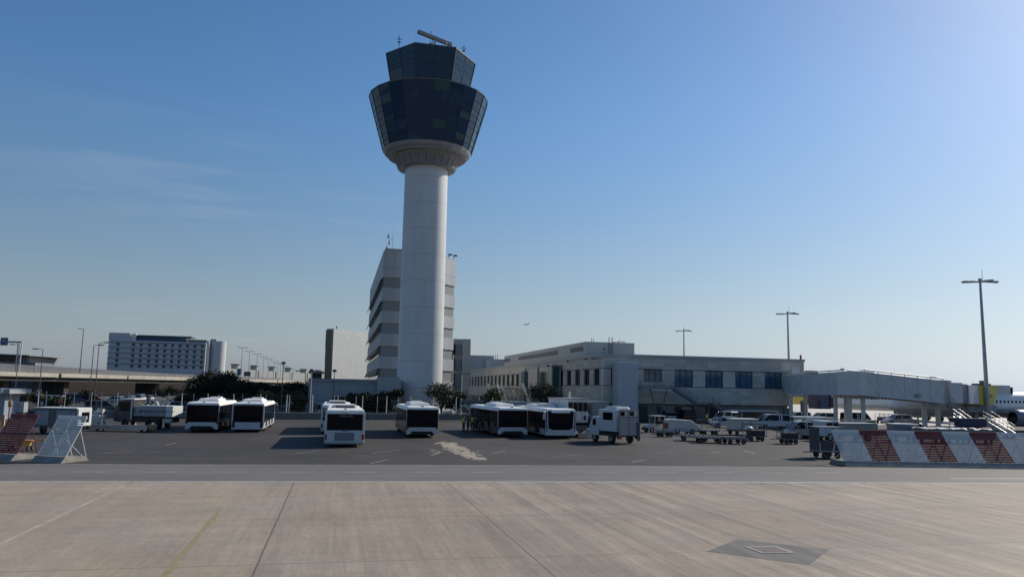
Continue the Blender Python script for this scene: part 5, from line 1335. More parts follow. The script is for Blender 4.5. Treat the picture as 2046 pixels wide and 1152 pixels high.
# steel tripod frame by the fence (stored mast) and pale pipe rack
tf = thing('steel_frame', 'crossed pale steel frame standing behind the low wall near the workers', 'frame', (*g(930, 836), 0))
def fp(px, py, D=113.5): return Vector(cd(px, py, D)) - tf.location
m = MB()
for a, c in (((905, 829), (930, 806)), ((930, 806), (942, 829)), ((921, 829), (921, 795)), ((918, 811), (955, 806)), ((918, 807), (945, 818))):
    m.tube(fp(*a), fp(*c), .07, post_steel, n=5)
m.build('lattice', tf)
MB().box(fp(945, 802, 114), (3.2, .9, .5), dgrey).build('stored_panel', tf)
rk = thing('pipe_rack', 'long low grey frame behind the roof of the white fronted bus', 'frame', (*g(1030, 834), 0))
def fp2(px, py, D=119): return Vector(cd(px, py, D)) - rk.location
m = MB().tube(fp2(1018, 802), fp2(1064, 803), .10, post_steel).tube(fp2(1018, 802), fp2(1010, 812), .08, post_steel).tube(fp2(1064, 803), fp2(1072, 812), .08, post_steel)
m.build('rail', rk); MB().box(fp2(1042, 809), (4.2, .3, .9), greyp).build('panel', rk)

# ================================================================ LAMPS AND MASTS
def st_lamp(label, px, pyb, D, pyt, kind='left', grp='street lamps at the left', nm='street_lamp', r=.07, pxt=None, zbase=0):
    b = cd(px, 770, D); zt_ = cd(px if pxt is None else pxt, pyt, D)[2]
    t = thing(nm, label, 'street lamp', (b[0], b[1], zbase), -YAW, grp); h = zt_ - zbase
    MB().tube((0, 0, 0), (0, 0, h), r * 1.25, dsteel if nm == 'street_lamp' else post_steel, r * .8, 8).build('pole', t)
    if kind in ('left', 'both'): MB().tube((0, 0, h), (-1.0, 0, h + .12), r * .6, dsteel, n=5).box((-1.25, 0, h + .1), (.9, .34, .16), dgrey).build('lamp_head', t)
    if kind in ('right', 'both'): MB().tube((0, 0, h), (1.0, 0, h + .12), r * .6, dsteel, n=5).box((1.25, 0, h + .1), (.9, .34, .16), dgrey).build('lamp_head', t)
    if kind == 'top': MB().lathe([(.1, 0), (.34, .1), (.36, .3), (.1, .42)], 10, dgrey, (0, 0, h)).build('lamp_head', t)
    return t
st_lamp('tall dark street lamp left of the hotel, the tallest at left', 157, 0, 228, 657, 'left', pxt=163.5, zbase=7.4, r=.12)
st_lamp('street lamp with a right facing head beside the hotel corner', 180.5, 0, 128, 690, 'right', pxt=187)
st_lamp('street lamp close to the hotel corner with a short sunlit head', 191, 0, 125, 685, 'right', pxt=199)
st_lamp('street lamp standing left of the tallest lamp', 79, 0, 130, 698, 'left', pxt=84)
st_lamp('thin lamp post beside the white sign gantry', 31, 0, 140, 689, 'left', pxt=38)
for i, (px, D, py) in enumerate(((484 - 4, 258, 694.5), (498 - 3, 284, 702), (514 - 3, 307, 707.5), (526 - 2, 331, 713), (536.5 - 2, 356, 717.5), (546 - 1, 384, 722), (553.5 - 1, 409, 725.5), (559, 428, 727.5), (566, 455, 730.5), (572, 480, 733), (577, 505, 735), (584, 540, 738), (592, 580, 740.5))):
    st_lamp(f'double headed road lamp, {ORD[i]} from the left in the receding row above the viaduct', px, 0, D, py, 'both', 'double headed lamps along the viaduct road', pxt=px + 3, zbase=7.4, r=.13, nm='road_lamp')
st_lamp('single lamp rising from the bushes left of the annexe', 564, 0, 118, 727.5, 'top', pxt=566)
st_lamp('lamp post at the gap left of the annexe', 609.5, 0, 135, 742, 'left', pxt=609)
st_lamp('pale lamp post at the left corner of the annexe', 621.5, 0, 115.5, 742, 'top', pxt=626, nm='pale_lamp_post')
st_lamp('lamp post in front of the annexe wall', 667, 0, 121, 743, 'top', pxt=669)
st_lamp('tall pale lamp post right of the tower shaft', 904.5, 0, 140, 708, 'right', pxt=908, nm='pale_lamp_post')
st_lamp('pale lamp post at the glazed wing corner', 922.5, 0, 140, 747, 'right', pxt=923, nm='pale_lamp_post')
st_lamp('short lamp post close to the sunlit edge of the tower', 880, 0, 142, 748, 'top', pxt=882, nm='pale_lamp_post')
st_lamp('lamp post at the near corner of the terminal', 1204, 0, 117.0, 718, 'left', pxt=1205.5, nm='pale_lamp_post', r=.06)
st_lamp('lamp post on the left side of the terminal in the trees', 1096, 0, 135, 732, 'top', pxt=1096, nm='pale_lamp_post', r=.06)
mastm = M('mast_grey', (.36, .375, .39), .5, .2, .1, .6)
def light_mast(label, px, pyt, D, pxt, ring=2.9):
    b = cd(px, 790, D); zt_ = cd(pxt, pyt, D)[2]
    t = thing('light_mast', label, 'light mast', (b[0], b[1], 0), -YAW, 'apron light masts')
    MB().tube((0, 0, 0), (0, 0, zt_), .34, mastm, .16, 12).tube((0, 0, zt_), (0, 0, zt_ + .5), .25, mastm).tube((.35, 0, zt_), (.35, 0, zt_ + 1.9), .03, mastm, n=4).build('pole', t)
    m = MB()
    for s in (-.55, .55):
        m.tube((-ring, s, zt_ - .1), (ring * .5, s, zt_ + .1), .07, mastm, n=5)
    m.tube((ring * .5, -.55, zt_ + .1), (ring * 1.1, 0, zt_ - .05), .1, mastm, n=5).tube((ring * .5, .55, zt_ + .1), (ring * 1.1, 0, zt_ - .05), .1, mastm, n=5)
    m.build('head_frame', t)
    for x, dz in ((-ring * .95, .0), (-ring * .55, .02), (ring * .35, .18), (ring * .62, .25), (ring * .92, .05)):
        MB().box((x, 0, zt_ + dz), (.7, .9, .15), M('floodlight_grey', (.18, .19, .21), .5, 0, .1, 2)).build('floodlight', t)
    return t
light_mast('tall apron light mast at the far right, nearest of the masts', 1972, 563, 112, 1957.5, 2.3)
light_mast('apron light mast behind the right end of the terminal roof', 1578, 627, 165, 1573.5, 2.15)
light_mast('apron light mast behind the middle of the terminal roof', 1367.5, 661, 225, 1366, 2.1)
light_mast('distant light mast head just above the terminal plant storey', 1236, 683, 300, 1235, 2.4)

# ================================================================ HOTEL, VIADUCT, FAR LEFT
HY = 400.
hm_ = panel_mat('hotel_cladding', (.44, .455, .48), 0, 3.3, .02, .05, .8, .6)
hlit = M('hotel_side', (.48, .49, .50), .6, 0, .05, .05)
ht_ = thing('hotel', 'long pale grey hotel with rows of small windows beyond the viaduct', 'hotel', (oy(320, 740, HY)[0], HY, 0))
hx = ht_.location.x
X_ = lambda px, py=700: oy(px, py, HY)[0] - hx
Z_ = lambda px, py: oy(px, py, HY)[1]
zt1 = Z_(350, 682)
MB().bb(X_(216), X_(411), 0, 18, 0, zt1, hm_).build('facade', ht_)
MB().bb(X_(221, 664) - .6, X_(258), -.05, 17, zt1 - .05, Z_(240, 664.5), hm_).build('stair_block', ht_)
MB().bb(X_(411) + .02, X_(416), 2, 18, 0, zt1 + .3, hlit).build('end_wall', ht_)
MB().bb(X_(416), X_(428), 5, 18, 0, zt1 + 2.0, M('hotel_recess', (.26, .28, .30), .6, 0, .05, .1)).build('recess', ht_)
MB().lathe([(4.0, 0), (4.0, Z_(432, 680))], 28, M('hotel_round_tower', (.46, .47, .47), .6, 0, .03, .1), (X_(430), 8, 0), smooth=True, close=False).lathe([(0.01, Z_(432, 680)), (4.0, Z_(432, 680))], 28, hlit, (X_(430), 8, 0)).build('round_tower', ht_)
MB().bb(X_(268), X_(368), 3, 14, zt1 + .05, zt1 + 2.3, M('pavilion_glass', (.02, .07, .14), .2, 0, .2, .1, .3)).build('roof_pavilion', ht_)
MB().bb(X_(264), X_(380), 1.5, 15, zt1 + 2.35, zt1 + 2.8, M('pavilion_roof', (.16, .20, .21), .5, 0, .1, .2)).build('pavilion_roof', ht_)
MB().bb(X_(372), X_(408), 4, 12, zt1 + .05, zt1 + 1.4, dgrey).build('roof_plant', ht_)
MB().bb(X_(258), X_(268), 1, 5, zt1, zt1 + 3.2, white).build('roof_hut', ht_)
rows_ = [689, 700, 710.5, 721, 731.5]
wx = [266, 281.5, 298.5, 314, 329.5, 344.5, 359, 374, 389, 404]
w0 = None
for r_i, y in enumerate(rows_):
    zz = Z_(340, y + 1.0)
    for px in [235] + wx:
        if w0 is None:
            w0 = MB().box((0, 0, 0), (1.3, .1, 1.25), M('hotel_window', (.07, .08, .10), .4, 0, 0, 1, .2)).build('window', ht_, (X_(px), -.04, zz))
        else:
            o = w0.copy(); C.objects.link(o); o.location = (X_(px), -.04, zz)
    MB().bb(X_(214.5), X_(411), -.5, -.02, zz + 1.0, zz + 1.22, M('hotel_ledge', (.20, .21, .24), .6, 0, .1, .2)).build('ledge', ht_)
# viaduct
va, vb = Vector(cd(-60, 745, 214)), Vector(cd(610, 758, 372)); va.z = vb.z = 0
vd = (vb - va).normalized(); vn = Vector((-vd.y, vd.x, 0)); VL = (vb - va).length
vt = thing('viaduct', 'long concrete road viaduct with a pale edge beam crossing behind the car park', 'viaduct', tuple(va), math.atan2(vd.y, vd.x))
ZD = 7.4
for i, (u0, u1) in enumerate(((0, .17), (.176, .335), (.339, .66), (.664, .86), (.864, 1.0))):
    MB().bb(u0 * VL, u1 * VL, -.3, .15, ZD - 1.55, ZD - .35, conc_beam).build('edge_beam', vt)
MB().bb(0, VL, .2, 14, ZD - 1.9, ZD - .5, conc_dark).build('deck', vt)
nz = M('noise_barrier', (.13, .135, .15), .7, 0, .1, .3)
fixn(MB().add([(0, 13.9, ZD - 1.5), (VL, 13.9, ZD - 1.5), (VL, 13.9, ZD + .5), (VL * .55, 13.9, ZD + 1.0), (0, 13.9, ZD + 2.7), (0, 14.2, ZD - 1.5), (VL, 14.2, ZD - 1.5), (VL, 14.2, ZD + .5), (VL * .55, 14.2, ZD + 1.0), (0, 14.2, ZD + 2.7)], [(0, 1, 2, 3, 4), (9, 8, 7, 6, 5), (0, 5, 6, 1), (1, 6, 7, 2), (2, 7, 8, 3), (3, 8, 9, 4), (4, 9, 5, 0)], nz).build('noise_barrier', vt))
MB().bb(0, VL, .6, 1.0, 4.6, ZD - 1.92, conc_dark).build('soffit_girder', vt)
m = MB()
for z in (.1, .45, .8): m.tube((0, -.1, ZD - .3 + z), (VL, -.1, ZD - .3 + z), .045, M('rail_grey', (.22, .215, .20), .6, .1, .1, 1), n=4)
n = int(VL / 3)
for i in range(n): m.tube((i * VL / n, -.1, ZD - .35), (i * VL / n, -.1, ZD + .55), .05, MATS['rail_grey'], n=4)
m.build('railing', vt)
for u in (.08, .205, .44, .68, .80, .95):
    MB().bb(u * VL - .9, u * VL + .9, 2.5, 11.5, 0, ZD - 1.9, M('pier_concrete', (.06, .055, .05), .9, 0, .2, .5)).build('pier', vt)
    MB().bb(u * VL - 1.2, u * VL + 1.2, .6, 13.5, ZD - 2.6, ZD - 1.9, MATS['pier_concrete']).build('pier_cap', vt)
# retaining wall of the lower road, viaduct shade put into its near black colour
rw = thing('retaining_wall', 'retaining wall below the viaduct with shade put into its dark brown colour', 'wall', tuple(va + vn * 22), math.atan2(vd.y, vd.x))
MB().bb(0, VL + 40, 0, 1, 0, 5.0, M('retaining_shade_brown', (.018, .014, .013), .9, 0, .25, .3)).build('wall', rw)
# far building line above the viaduct (left), canopy building
lb = thing('canopy_building', 'grey station building with a thin cantilevered roof at the far left', 'building', (*cd(20, 745, 250)[:2], 0), -YAW)
def L2(px, py, D=250): p = Vector(cd(px, py, D)) - lb.location; c_, s_ = math.cos(YAW), math.sin(YAW); return Vector((p.x * c_ - p.y * s_, p.x * s_ + p.y * c_, p.z))
z0_, zr_ = L2(20, 738)[2], L2(20, 707.5)[2]
MB().bb(L2(-80, 720)[0], L2(57, 720)[0], 0, 16, 0, zr_ - .5, M('station_wall', (.20, .21, .22), .6, 0, .1, .3)).build('wall', lb)
m = MB(); x0_, x1_ = L2(-90, 707)[0], L2(77, 711)[0]
m.add([(x0_, -5, zr_ - .1), (x1_, -5, zr_ - .45), (x1_, 16, zr_ - .45), (x0_, 16, zr_ - .1), (x0_, -5, zr_ + .45), (x1_, -5, zr_ - .25), (x1_, 16, zr_ - .25), (x0_, 16, zr_ + .45)], [(3, 2, 1, 0), (4, 5, 6, 7), (0, 1, 5, 4), (1, 2, 6, 5), (2, 3, 7, 6), (3, 0, 4, 7)], M('station_roof', (.30, .31, .32), .5, 0, .05, .3)).build('roof', lb)
for px0, px1, y0, y1 in ((0, 14, 713, 721), (16, 33, 714, 722), (1, 15, 727, 733), (18, 30, 728, 735)):
    a, c = L2(px0, y1), L2(px1, y0); MB().bb(a[0], c[0], -.08, -.01, a[2], c[2], glass).build('window', lb)
for px in (34, 39, 44, 49, 54): MB().bb(L2(px, 720)[0] - .2, L2(px, 720)[0] + .2, -.35, -.05, L2(px, 724)[2], zr_ - .5, greyp).build('fin', lb)
a, c = L2(47, 735), L2(76, 724.5); MB().bb(a[0], c[0], -1.5, 8, 0, c[2], M('station_annexe', (.17, .18, .20), .6, 0, .1, .3)).build('annexe', lb)
# sign gantry
gt_ = thing('sign_gantry', 'white road sign gantry with a blue panel reading P3 at the far left', 'road sign', (*cd(34, 745, 205)[:2], 7.0), -YAW)
go = Vector(gt_.location)
def L3(px, py, D=205): p = Vector(cd(px, py, D)) - go; c_, s_ = math.cos(YAW), math.sin(YAW); return Vector((p.x * c_ - p.y * s_, 0, p.z))
m = MB(); p, q = L3(33, 743), L3(39, 683)
for s in (-.22, .22): MB().tube((.0 + s * 1.6, s, -.2), (.0 + s * 1.6, s, q.z), .15, white, n=8).build('post', gt_)
zA = L3(20, 682)[2]
MB().bb(L3(-30, 682)[0], .4, -.15, .15, zA - .28, zA + .12, M('gantry_arm', (.20, .21, .25), .5, 0, .1, 1)).build('arm', gt_)
a, c = L3(2, 689.5), L3(18, 674.5); MB().bb(a[0], c[0], -.36, -.22, a[2], c[2], bluesign).build('sign_panel', gt_)
text('P3', 1.15, M('sign_white', (.55, .57, .62), .5, 0, 0), gt_, ((a[0] + c[0]) / 2 + .1, -.365, (a[2] + c[2]) / 2), (R(90), 0, 0), 'lettering')
# grey multi storey car park / tanks behind the lamps
cp = thing('car_park', 'distant stepped grey parking structure with round stair towers under the row of lamps', 'building', (*cd(560, 755, 440)[:2], 0), math.atan2(vd.y, vd.x))
for i in range(8):
    u = -52 + i * 16; h = 17.2 - i * .15
    MB().bb(u, u + 13, 0, 14, 5, 12.6 - i * .1, M('car_park_grey', (.30, .32, .31), .7, 0, .1, .2)).build('parking_deck', cp)
    MB().lathe([(2.0, 5), (2.0, h - 2.4)], 16, M('car_park_tower', (.34, .35, .32), .7, 0, .1, .2), (u + 14.4, 2, 0)).lathe([(.01, h - 2.4), (2.5, h - 2.4), (2.5, h - 2.0), (.01, h - 2.0)], 16, dgrey, (u + 14.4, 2, 0)).build('stair_tower', cp)
for px0, px1, y0, y1, mt, lab in ((474, 484, 736, 748, M('direction_sign_blue', (.03, .13, .30), .5, 0, .05, 1), 'blue direction sign on the viaduct near the first double lamp'), (487, 501, 742, 751, dgrey, 'dark sign board seen from behind on the viaduct')):
    D = 262; a, c = Vector(cd(px0, y1, D)), Vector(cd(px1, y0, D))
    t = thing('direction_sign', lab, 'road sign', ((a.x + c.x) / 2, (a.y + c.y) / 2, 6.6), -YAW); wq = (Vector((c.x, c.y)) - Vector((a.x, a.y))).length
    MB().bb(-wq / 2, wq / 2, -.06, .06, a.z - 6.6, c.z - 6.6, mt).build('sign_panel', t)
    for s in (-.3, .3): MB().tube((s * wq, .1, 0), (s * wq, .1, c.z - 6.7), .06, dsteel, n=5).build('post', t)

# ================================================================ VEGETATION
def leafmat(name, rgb, v=.55):
    m, k, b = newmat(name, .75); oi = k.n('TexCoord'); n = k.noise(oi.outputs['Object'], 1.3, 4, .6); n2 = k.noise(oi.outputs['Object'], 9, 2)
    f = k.math('MULTIPLY', k.mr(n, .3, .7, 1 - v, 1 + v), k.mr(n2, .3, .7, .7, 1.3))
    k.L(k.mul(rgb, f), b.inputs['Base Color']); b.inputs['Specular IOR Level'].default_value = .25; return m
lf_dark = leafmat('foliage_dark', (.022, .032, .018)); lf_olive = leafmat('foliage_olive', (.055, .062, .035)); lf_green = leafmat('foliage_green', (.038, .060, .022)); lf_brown = leafmat('foliage_brown', (.040, .038, .024))
barkm = M('bark', (.09, .07, .05), .9, 0, .3, 5, .3, (1, 1, .3))
def plant(name, label, cat, p, w_, h, mat, seed, n=900, trunk=.25, leaf=.30, depth=None, grp=None, lobes=7, spiky=0):
    n = int(n * 1.9); h *= 1.12; rs = random.Random(seed); t = thing(name, label, cat, (p[0], p[1], 0), 0, grp); depth = depth or w_ * .8
    lobesL = []
    for i in range(lobes):
        a = rs.uniform(0, 6.28); q = rs.uniform(.15, .72)
        lobesL.append(Vector((math.cos(a) * q * w_ / 2, math.sin(a) * q * depth / 2, h * (trunk + (1 - trunk) * rs.uniform(.25, .78)))))
    lobesL.append(Vector((0, 0, h * (trunk + (1 - trunk) * .7))))
    m = MB(); vs, fs = [], []
    for i in range(n):
        c = rs.choice(lobesL); rr_ = min(w_, h) * rs.uniform(.20, .30)
        v = Vector((rs.gauss(0, 1), rs.gauss(0, 1), rs.gauss(0, 1))).normalized() * rr_ * (rs.random() ** .35)
        p_ = c + Vector((v.x * 1.2, v.y * 1.1, v.z * .9)); p_.z = min(max(p_.z, h * trunk * .4), h * 1.04)
        s = leaf * rs.uniform(.7, 1.6); ax = Vector((rs.gauss(0, 1), rs.gauss(0, 1), rs.gauss(0, .8))).normalized(); bx = ax.orthogonal().normalized(); bx.rotate(Matrix.Rotation(rs.uniform(0, 6.28), 3, ax)); cx = ax.cross(bx)
        o = len(vs); k_ = rs.uniform(.35, .6)
        vs += [p_ - bx * s * .5, p_ + cx * s * k_ * .5, p_ + bx * s * .5, p_ - cx * s * k_ * .5]; fs.append((o, o + 1, o + 2, o + 3))
    if spiky:
        for i in range(spiky):
            a = rs.uniform(0, 6.28); e = rs.uniform(.3, 1.2); d = Vector((math.cos(a) * math.cos(e), math.sin(a) * math.cos(e), math.sin(e))); b0_ = Vector((0, 0, h * .35)); s_ = Vector((-math.sin(a), math.cos(a), 0)) * .04
            o = len(vs); vs += [b0_ - s_, b0_ + s_, b0_ + d * h * .75]; fs.append((o, o + 1, o + 2))
    m.add(vs, fs, mat); m.build('crown', t)
    tk = MB(); tk.tube((0, 0, 0), (0, 0, h * max(trunk, .12) * 1.1), .035 * h + .03, barkm, .02 * h + .02, 7)
    for c in lobesL[:5]: tk.tube((0, 0, h * max(trunk, .12)), tuple(c), .018 * h + .015, barkm, .01, 5)
    tk.build('trunk', t)
    return t
def hedge(label, px0, px1, D, ytops, mat, seed, n, leaf=.32, grp='dark hedge in front of the annexe'):
    k_ = len(ytops)
    for i, yt in enumerate(ytops):
        px = px0 + (px1 - px0) * (i + .5) / k_; c = cd(px, yt, D); wd = (px1 - px0) / k_ / FPX * D * 1.5
        plant('hedge_bush', label[i] if isinstance(label, list) else label, 'hedge', c, wd, c[2], mat, seed + i, n, .04, leaf, 2.8, grp, 9)
hedge(['dark hedge bush at the left end of the annexe hedge', 'dark hedge bush with a small peak left of the hedge middle', 'dark hedge bush in the middle of the hedge before the annexe', 'tall dark hedge bush left of the tower shaft', 'tallest dark hedge bush touching the tower shaft'], 694, 810, 123, [786, 781, 784, 778, 773], lf_dark, 40, 1300)
plant('bush', 'grey green bush at the right foot of the tower', 'bush', cd(882, 800, 125), 5.2, cd(880, 771, 125)[2], lf_olive, 51, 1500, .15, .28)
plant('bush', 'low brownish bush between the tower bush and the fence', 'bush', cd(915, 805, 127), 5.0, cd(915, 786, 127)[2], lf_brown, 52, 1100, .08, .28)
plant('bush', 'rounded green bush behind the bent fence posts', 'bush', cd(983, 800, 138), 6.4, cd(983, 780, 138)[2], lf_green, 53, 1500, .1, .3)
plant('bush', 'small bush left of the rounded green bush', 'bush', cd(950, 806, 140), 4.0, cd(950, 794, 140)[2], lf_brown, 54, 800, .1, .3)
plant('olive_tree', 'olive green tree at the foot of the escape stairs', 'tree', cd(1087, 800, 123), 5.6, cd(1084, 767, 123)[2], lf_olive, 55, 1700, .2, .28)
plant('bush', 'spreading shrub behind the white cabin truck', 'bush', cd(1112, 806, 121), 3.6, cd(1110, 793, 121)[2], lf_brown, 56, 800, .1, .26)
plant('bush', 'dense green bush right of the framed bus', 'bush', cd(577, 810, 121), 5.6, cd(575, 784, 121)[2], lf_green, 57, 1700, .06, .28)
plant('bush', 'dark bush filling the gap beside the annexe', 'bush', cd(602, 810, 133), 4.4, cd(600, 778, 133)[2], lf_dark, 58, 900, .06, .3)
plant('palm_bush', 'spiky yucca like bush above the framed bus', 'bush', cd(531, 810, 122), 3.0, cd(531, 782, 122)[2], lf_olive, 59, 500, .1, .26, spiky=60)
plant('bush', 'dark bush by the half hidden bus at the annexe wall', 'bush', cd(660, 815, 121), 4.2, cd(660, 803, 121)[2], lf_dark, 60, 800, .05, .28)
TG = 'dark trees in front of the viaduct'
for i, (px, yt, D, w_, lab) in enumerate(((392, 768, 172, 9, 'dark tree at the left end of the tree group before the viaduct'), (410, 749, 178, 10, 'dark tree rising just above the viaduct edge, left one'), (428, 744, 180, 9, 'tallest dark tree hiding the viaduct beam below the hotel'), (449, 745, 176, 10, 'dark tree right of the tallest tree below the hotel'), (470, 756, 172, 10, 'dark tree under the blue direction sign'), (496, 762, 166, 11, 'broad dark tree under the viaduct right of the direction sign'), (522, 768, 170, 9, 'dark tree beside the viaduct pier'), (556, 770, 168, 9, 'dark tree under the viaduct behind the dense green bush'), (590, 766, 170, 9, 'dark tree in the gap before the annexe, rightmost of the group'))):
    plant('dark_tree', lab, 'tree', cd(px, 790, D), w_, cd(px, yt, D)[2], lf_dark, 80 + i, 1500, .12, .45, None, TG, 9)
for i, (px, yt, D, w_, mt, lab) in enumerate(((78, 786, 132, 11, lf_olive, 'wide olive bush behind the fence at the far left'), (44, 782, 134, 9, lf_dark, 'dark bush beside the checkpoint booth'), (118, 792, 130, 6, lf_green, 'green shrub right of the wide olive bush'), (176, 781, 150, 5, lf_brown, 'rust coloured shrub among the parked cars'), (250, 800, 126, 6, lf_brown, 'low dry shrub left of the first row of cars'), (300, 806, 124, 7, lf_brown, 'low dry shrub behind the tanker truck'), (340, 772, 190, 12, lf_dark, 'dark tree in the shade below the viaduct, left of the buses'), (365, 790, 140, 6, lf_dark, 'dark shrub behind the leftmost bus'))):
    plant('shrub', lab, 'shrub', cd(px, 800, D), w_, max(1.0, cd(px, yt, D)[2]), mt, 120 + i, 1000, .08, .34)

# ================================================================ CARS BEYOND THE FENCE
FG = 'cars in the far car park'
for i, (px, D, mt, st_, rz, lab) in enumerate(((100, 150, carwhite, 'van', 75, 'white van beside the round road sign'), (140, 175, carblue, 'van', 80, 'dark blue van left of the far cars'), (158, 172, carblue, 'van', 84, 'dark blue van right of the other blue van'), (203, 122, cargrey, 'mpv', -75, 'grey people carrier behind the white pump unit'), (255, 190, silver, 'hatch', 60, 'silver car under the viaduct, left one'), (273, 200, carwhite, 'suv', 60, 'white car under the viaduct, middle one'), (292, 205, silver, 'hatch', 62, 'silver car under the viaduct, right one'), (320, 126, silver, 'hatch', 80, 'silver estate car with a glinting roof behind the fence'), (300, 135, carwhite, 'hatch', 85, 'white car partly hidden by the silver estate car'), (382, 150, carred, 'hatch', 80, 'dark red car above the leftmost bus'), (364, 128, cargrey, 'suv', -70, 'grey off road car left of the leftmost bus'), (476, 135, cargrey, 'van', 86, 'grey van behind the framed bus, left one'), (502, 136, silver, 'van', 86, 'grey van behind the framed bus, right one'), (345, 128, cargrey, 'hatch', 84, 'grey hatchback behind the tanker truck'), (230, 178, carwhite, 'hatch', 70, 'white car far left under the viaduct'), (180, 190, carred, 'hatch', 75, 'dark red car among the far cars'))):
    p = cd(px, 800, D); car('far_parked_car', lab, 'car', (p[0], p[1], 0), R(rz), mt, st_, FG)

# ================================================================ LEFT SIDE EQUIPMENT
kb = thing('checkpoint_booth', 'white flat roofed checkpoint booth at the left edge with an orange panel', 'booth', (*cd(5, 800, 94)[:2], 0), R(-12))
D0 = g(5, 847)
def KL(px, py, dy=0):
    rz = R(-12); p = Vector(cd(px, py, 94)) - Vector(kb.location); c_, s_ = math.cos(-rz), math.sin(-rz); return Vector((p.x * c_ - p.y * s_, p.x * s_ + p.y * c_, p.z))
rt_, rb_ = KL(20, 775.5)[2], KL(20, 786)[2]
MB().bb(KL(-60, 780)[0], KL(21, 780)[0], -1.6, 3.2, rb_, rt_, M('booth_white', (.66, .66, .64), .5, 0, .06, 1)).build('roof', kb)
MB().bb(KL(21, 780)[0] + .01, KL(33, 780)[0], -1.3, 3.0, rb_ + .02, rt_ - .06, greyp).build('roof_end', kb)
MB().bb(KL(-60, 780)[0], KL(16, 780)[0], -.4, 2.4, 0, rb_, M('booth_blue_grey', (.26, .30, .36), .5, 0, .1, 1)).build('wall', kb)
MB().bb(KL(-10, 780)[0], KL(3, 780)[0], -.44, -.41, .9, rb_ - .4, glass).build('window', kb)
MB().bb(KL(27, 800)[0], KL(33, 800)[0], -1.0, -.9, KL(30, 812)[2], KL(30, 800)[2], orange).build('orange_panel', kb)
MB().tube((KL(30, 800)[0], -.95, 0), (KL(30, 800)[0], -.95, rb_), .06, M('post_orange', (.35, .15, .04), .6, 0, .1, 1), n=6).build('post', kb)
bd = MB().box((0, 0, .55), (.22, .22, 1.1), orange).box((.12, 0, .55), (.02, .1, .9), whitetarp)
tag(bd.build('bollard', None, (*g(6, 850), 0)), 'orange bollard in front of the checkpoint booth', 'bollard')
cb_ = thing('control_cabinet', 'grey upright cabinet right of the orange booth panel', 'cabinet', (*g(40, 838), 0), R(-12))
MB().bb(-.55, .55, -.4, .4, .9, 2.1, greyp).build('box', cb_); MB().bb(.1, .5, -.43, -.4, 1.0, 2.0, M('cabinet_pale', (.42, .43, .42), .5, 0, .1, 1)).build('door', cb_); MB().bb(-.4, .4, -.3, .3, 0, .9, dgrey).build('plinth', cb_)
gp = thing('ground_power_unit', 'long grey ground power unit with white lid behind the white blast fence', 'generator', (*g(107, 866), 0), R(-14))
g0_, g1_ = g(62, 867), g(160, 865); Lg = (Vector(g1_) - Vector(g0_)).length
MB().bb(-Lg / 2, Lg / 2, 0, 2.2, .55, 2.2, M('unit_dark_grey', (.10, .105, .11), .5, 0, .15, 1)).build('body', gp, bevel=.04)
for x0_, x1_ in ((-Lg / 2 + .15, -Lg / 2 + 1.35), (.1, 1.45), (1.5, Lg / 2 - .1)): MB().bb(x0_, x1_, -.05, -.005, .75, 2.05, M('unit_panel', (.22, .245, .28), .45, 0, .06, 1)).build('panel', gp)
MB().bb(-Lg / 2 - .05, Lg / 2 + .05, -.08, 2.25, 2.21, 2.29, white).build('lid', gp)
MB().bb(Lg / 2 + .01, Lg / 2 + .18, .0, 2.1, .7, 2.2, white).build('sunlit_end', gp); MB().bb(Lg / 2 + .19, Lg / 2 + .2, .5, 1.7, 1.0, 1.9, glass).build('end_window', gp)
wheels(gp, (-Lg / 2 + .8, Lg / 2 - .8), (.25, 1.9), .38)
pu = thing('pump_unit', 'white pump unit with pipes and lamps between the power unit and the tanker', 'pump', (*g(190, 856), 0), R(-14))
MB().bb(-.9, .5, -.3, .9, .35, 1.35, offwhite).build('body', pu, bevel=.05)
m = MB().tube((.2, -.2, .3), (.2, -.2, 2.0), .06, white).tube((.7, -.2, .3), (.7, -.2, 2.0), .05, white).tube((.2, -.2, 1.9), (.7, -.2, 1.9), .05, white).tube((.2, -.2, 1.2), (.7, -.2, .5), .04, white); m.build('pipe_frame', pu)
MB().lathe([(.05, 0), (.25, .05), (.3, .25), (.1, .4)], 10, white, (0, 0, 1.4)).build('lamp', pu); MB().box((.45, .2, 1.75), (.4, .4, .35), offwhite).build('tank', pu)
MB().bb(-1.6, -.9, -.2, .6, .3, .9, dgrey).build('engine', pu); wheels(pu, (-1.2, .4), (-.2, .8), .3, .2)
# tanker truck
tk = thing('tanker_truck', 'grey fuel service truck marked L-4 with a dark cab, left of the buses', 'tanker truck', (*g(295, 855), 0), R(-14))
ta, tb = g(229, 853), g(354, 853.5); Lt = (Vector(tb) - Vector(ta)).length
tmx = M('tank_grey', (.26, .27, .29), .4, .1, .12, 1)
MB().bb(-Lt / 2 + 2.0, Lt / 2 - .75, -1.15, 1.15, 1.25, 2.25, tmx).build('tank_body', tk, bevel=.05)
MB().bb(Lt / 2 - .73, Lt / 2 + .0, -1.17, 1.17, 1.2, 2.32, white).build('rear_locker', tk, bevel=.03)
MB().bb(-Lt / 2 + 2.5, Lt / 2 - .75, -1.17, 1.17, 2.26, 2.33, white).build('top_rail', tk)
MB().side([(0, .7), (0, 1.6), (.35, 2.75), (.55, 2.85), (1.9, 2.85), (1.9, .7)], 2.2, M('cab_dark', (.06, .055, .06), .3, 0, .05, 1)).build('cab', tk, (-Lt / 2, 0, 0), R(-90)).rotation_euler = (0, 0, R(-90))
MB().bb(-Lt / 2 + .45, -Lt / 2 + 1.5, -1.13, 1.13, 1.75, 2.65, glass).build('cab_window', tk)
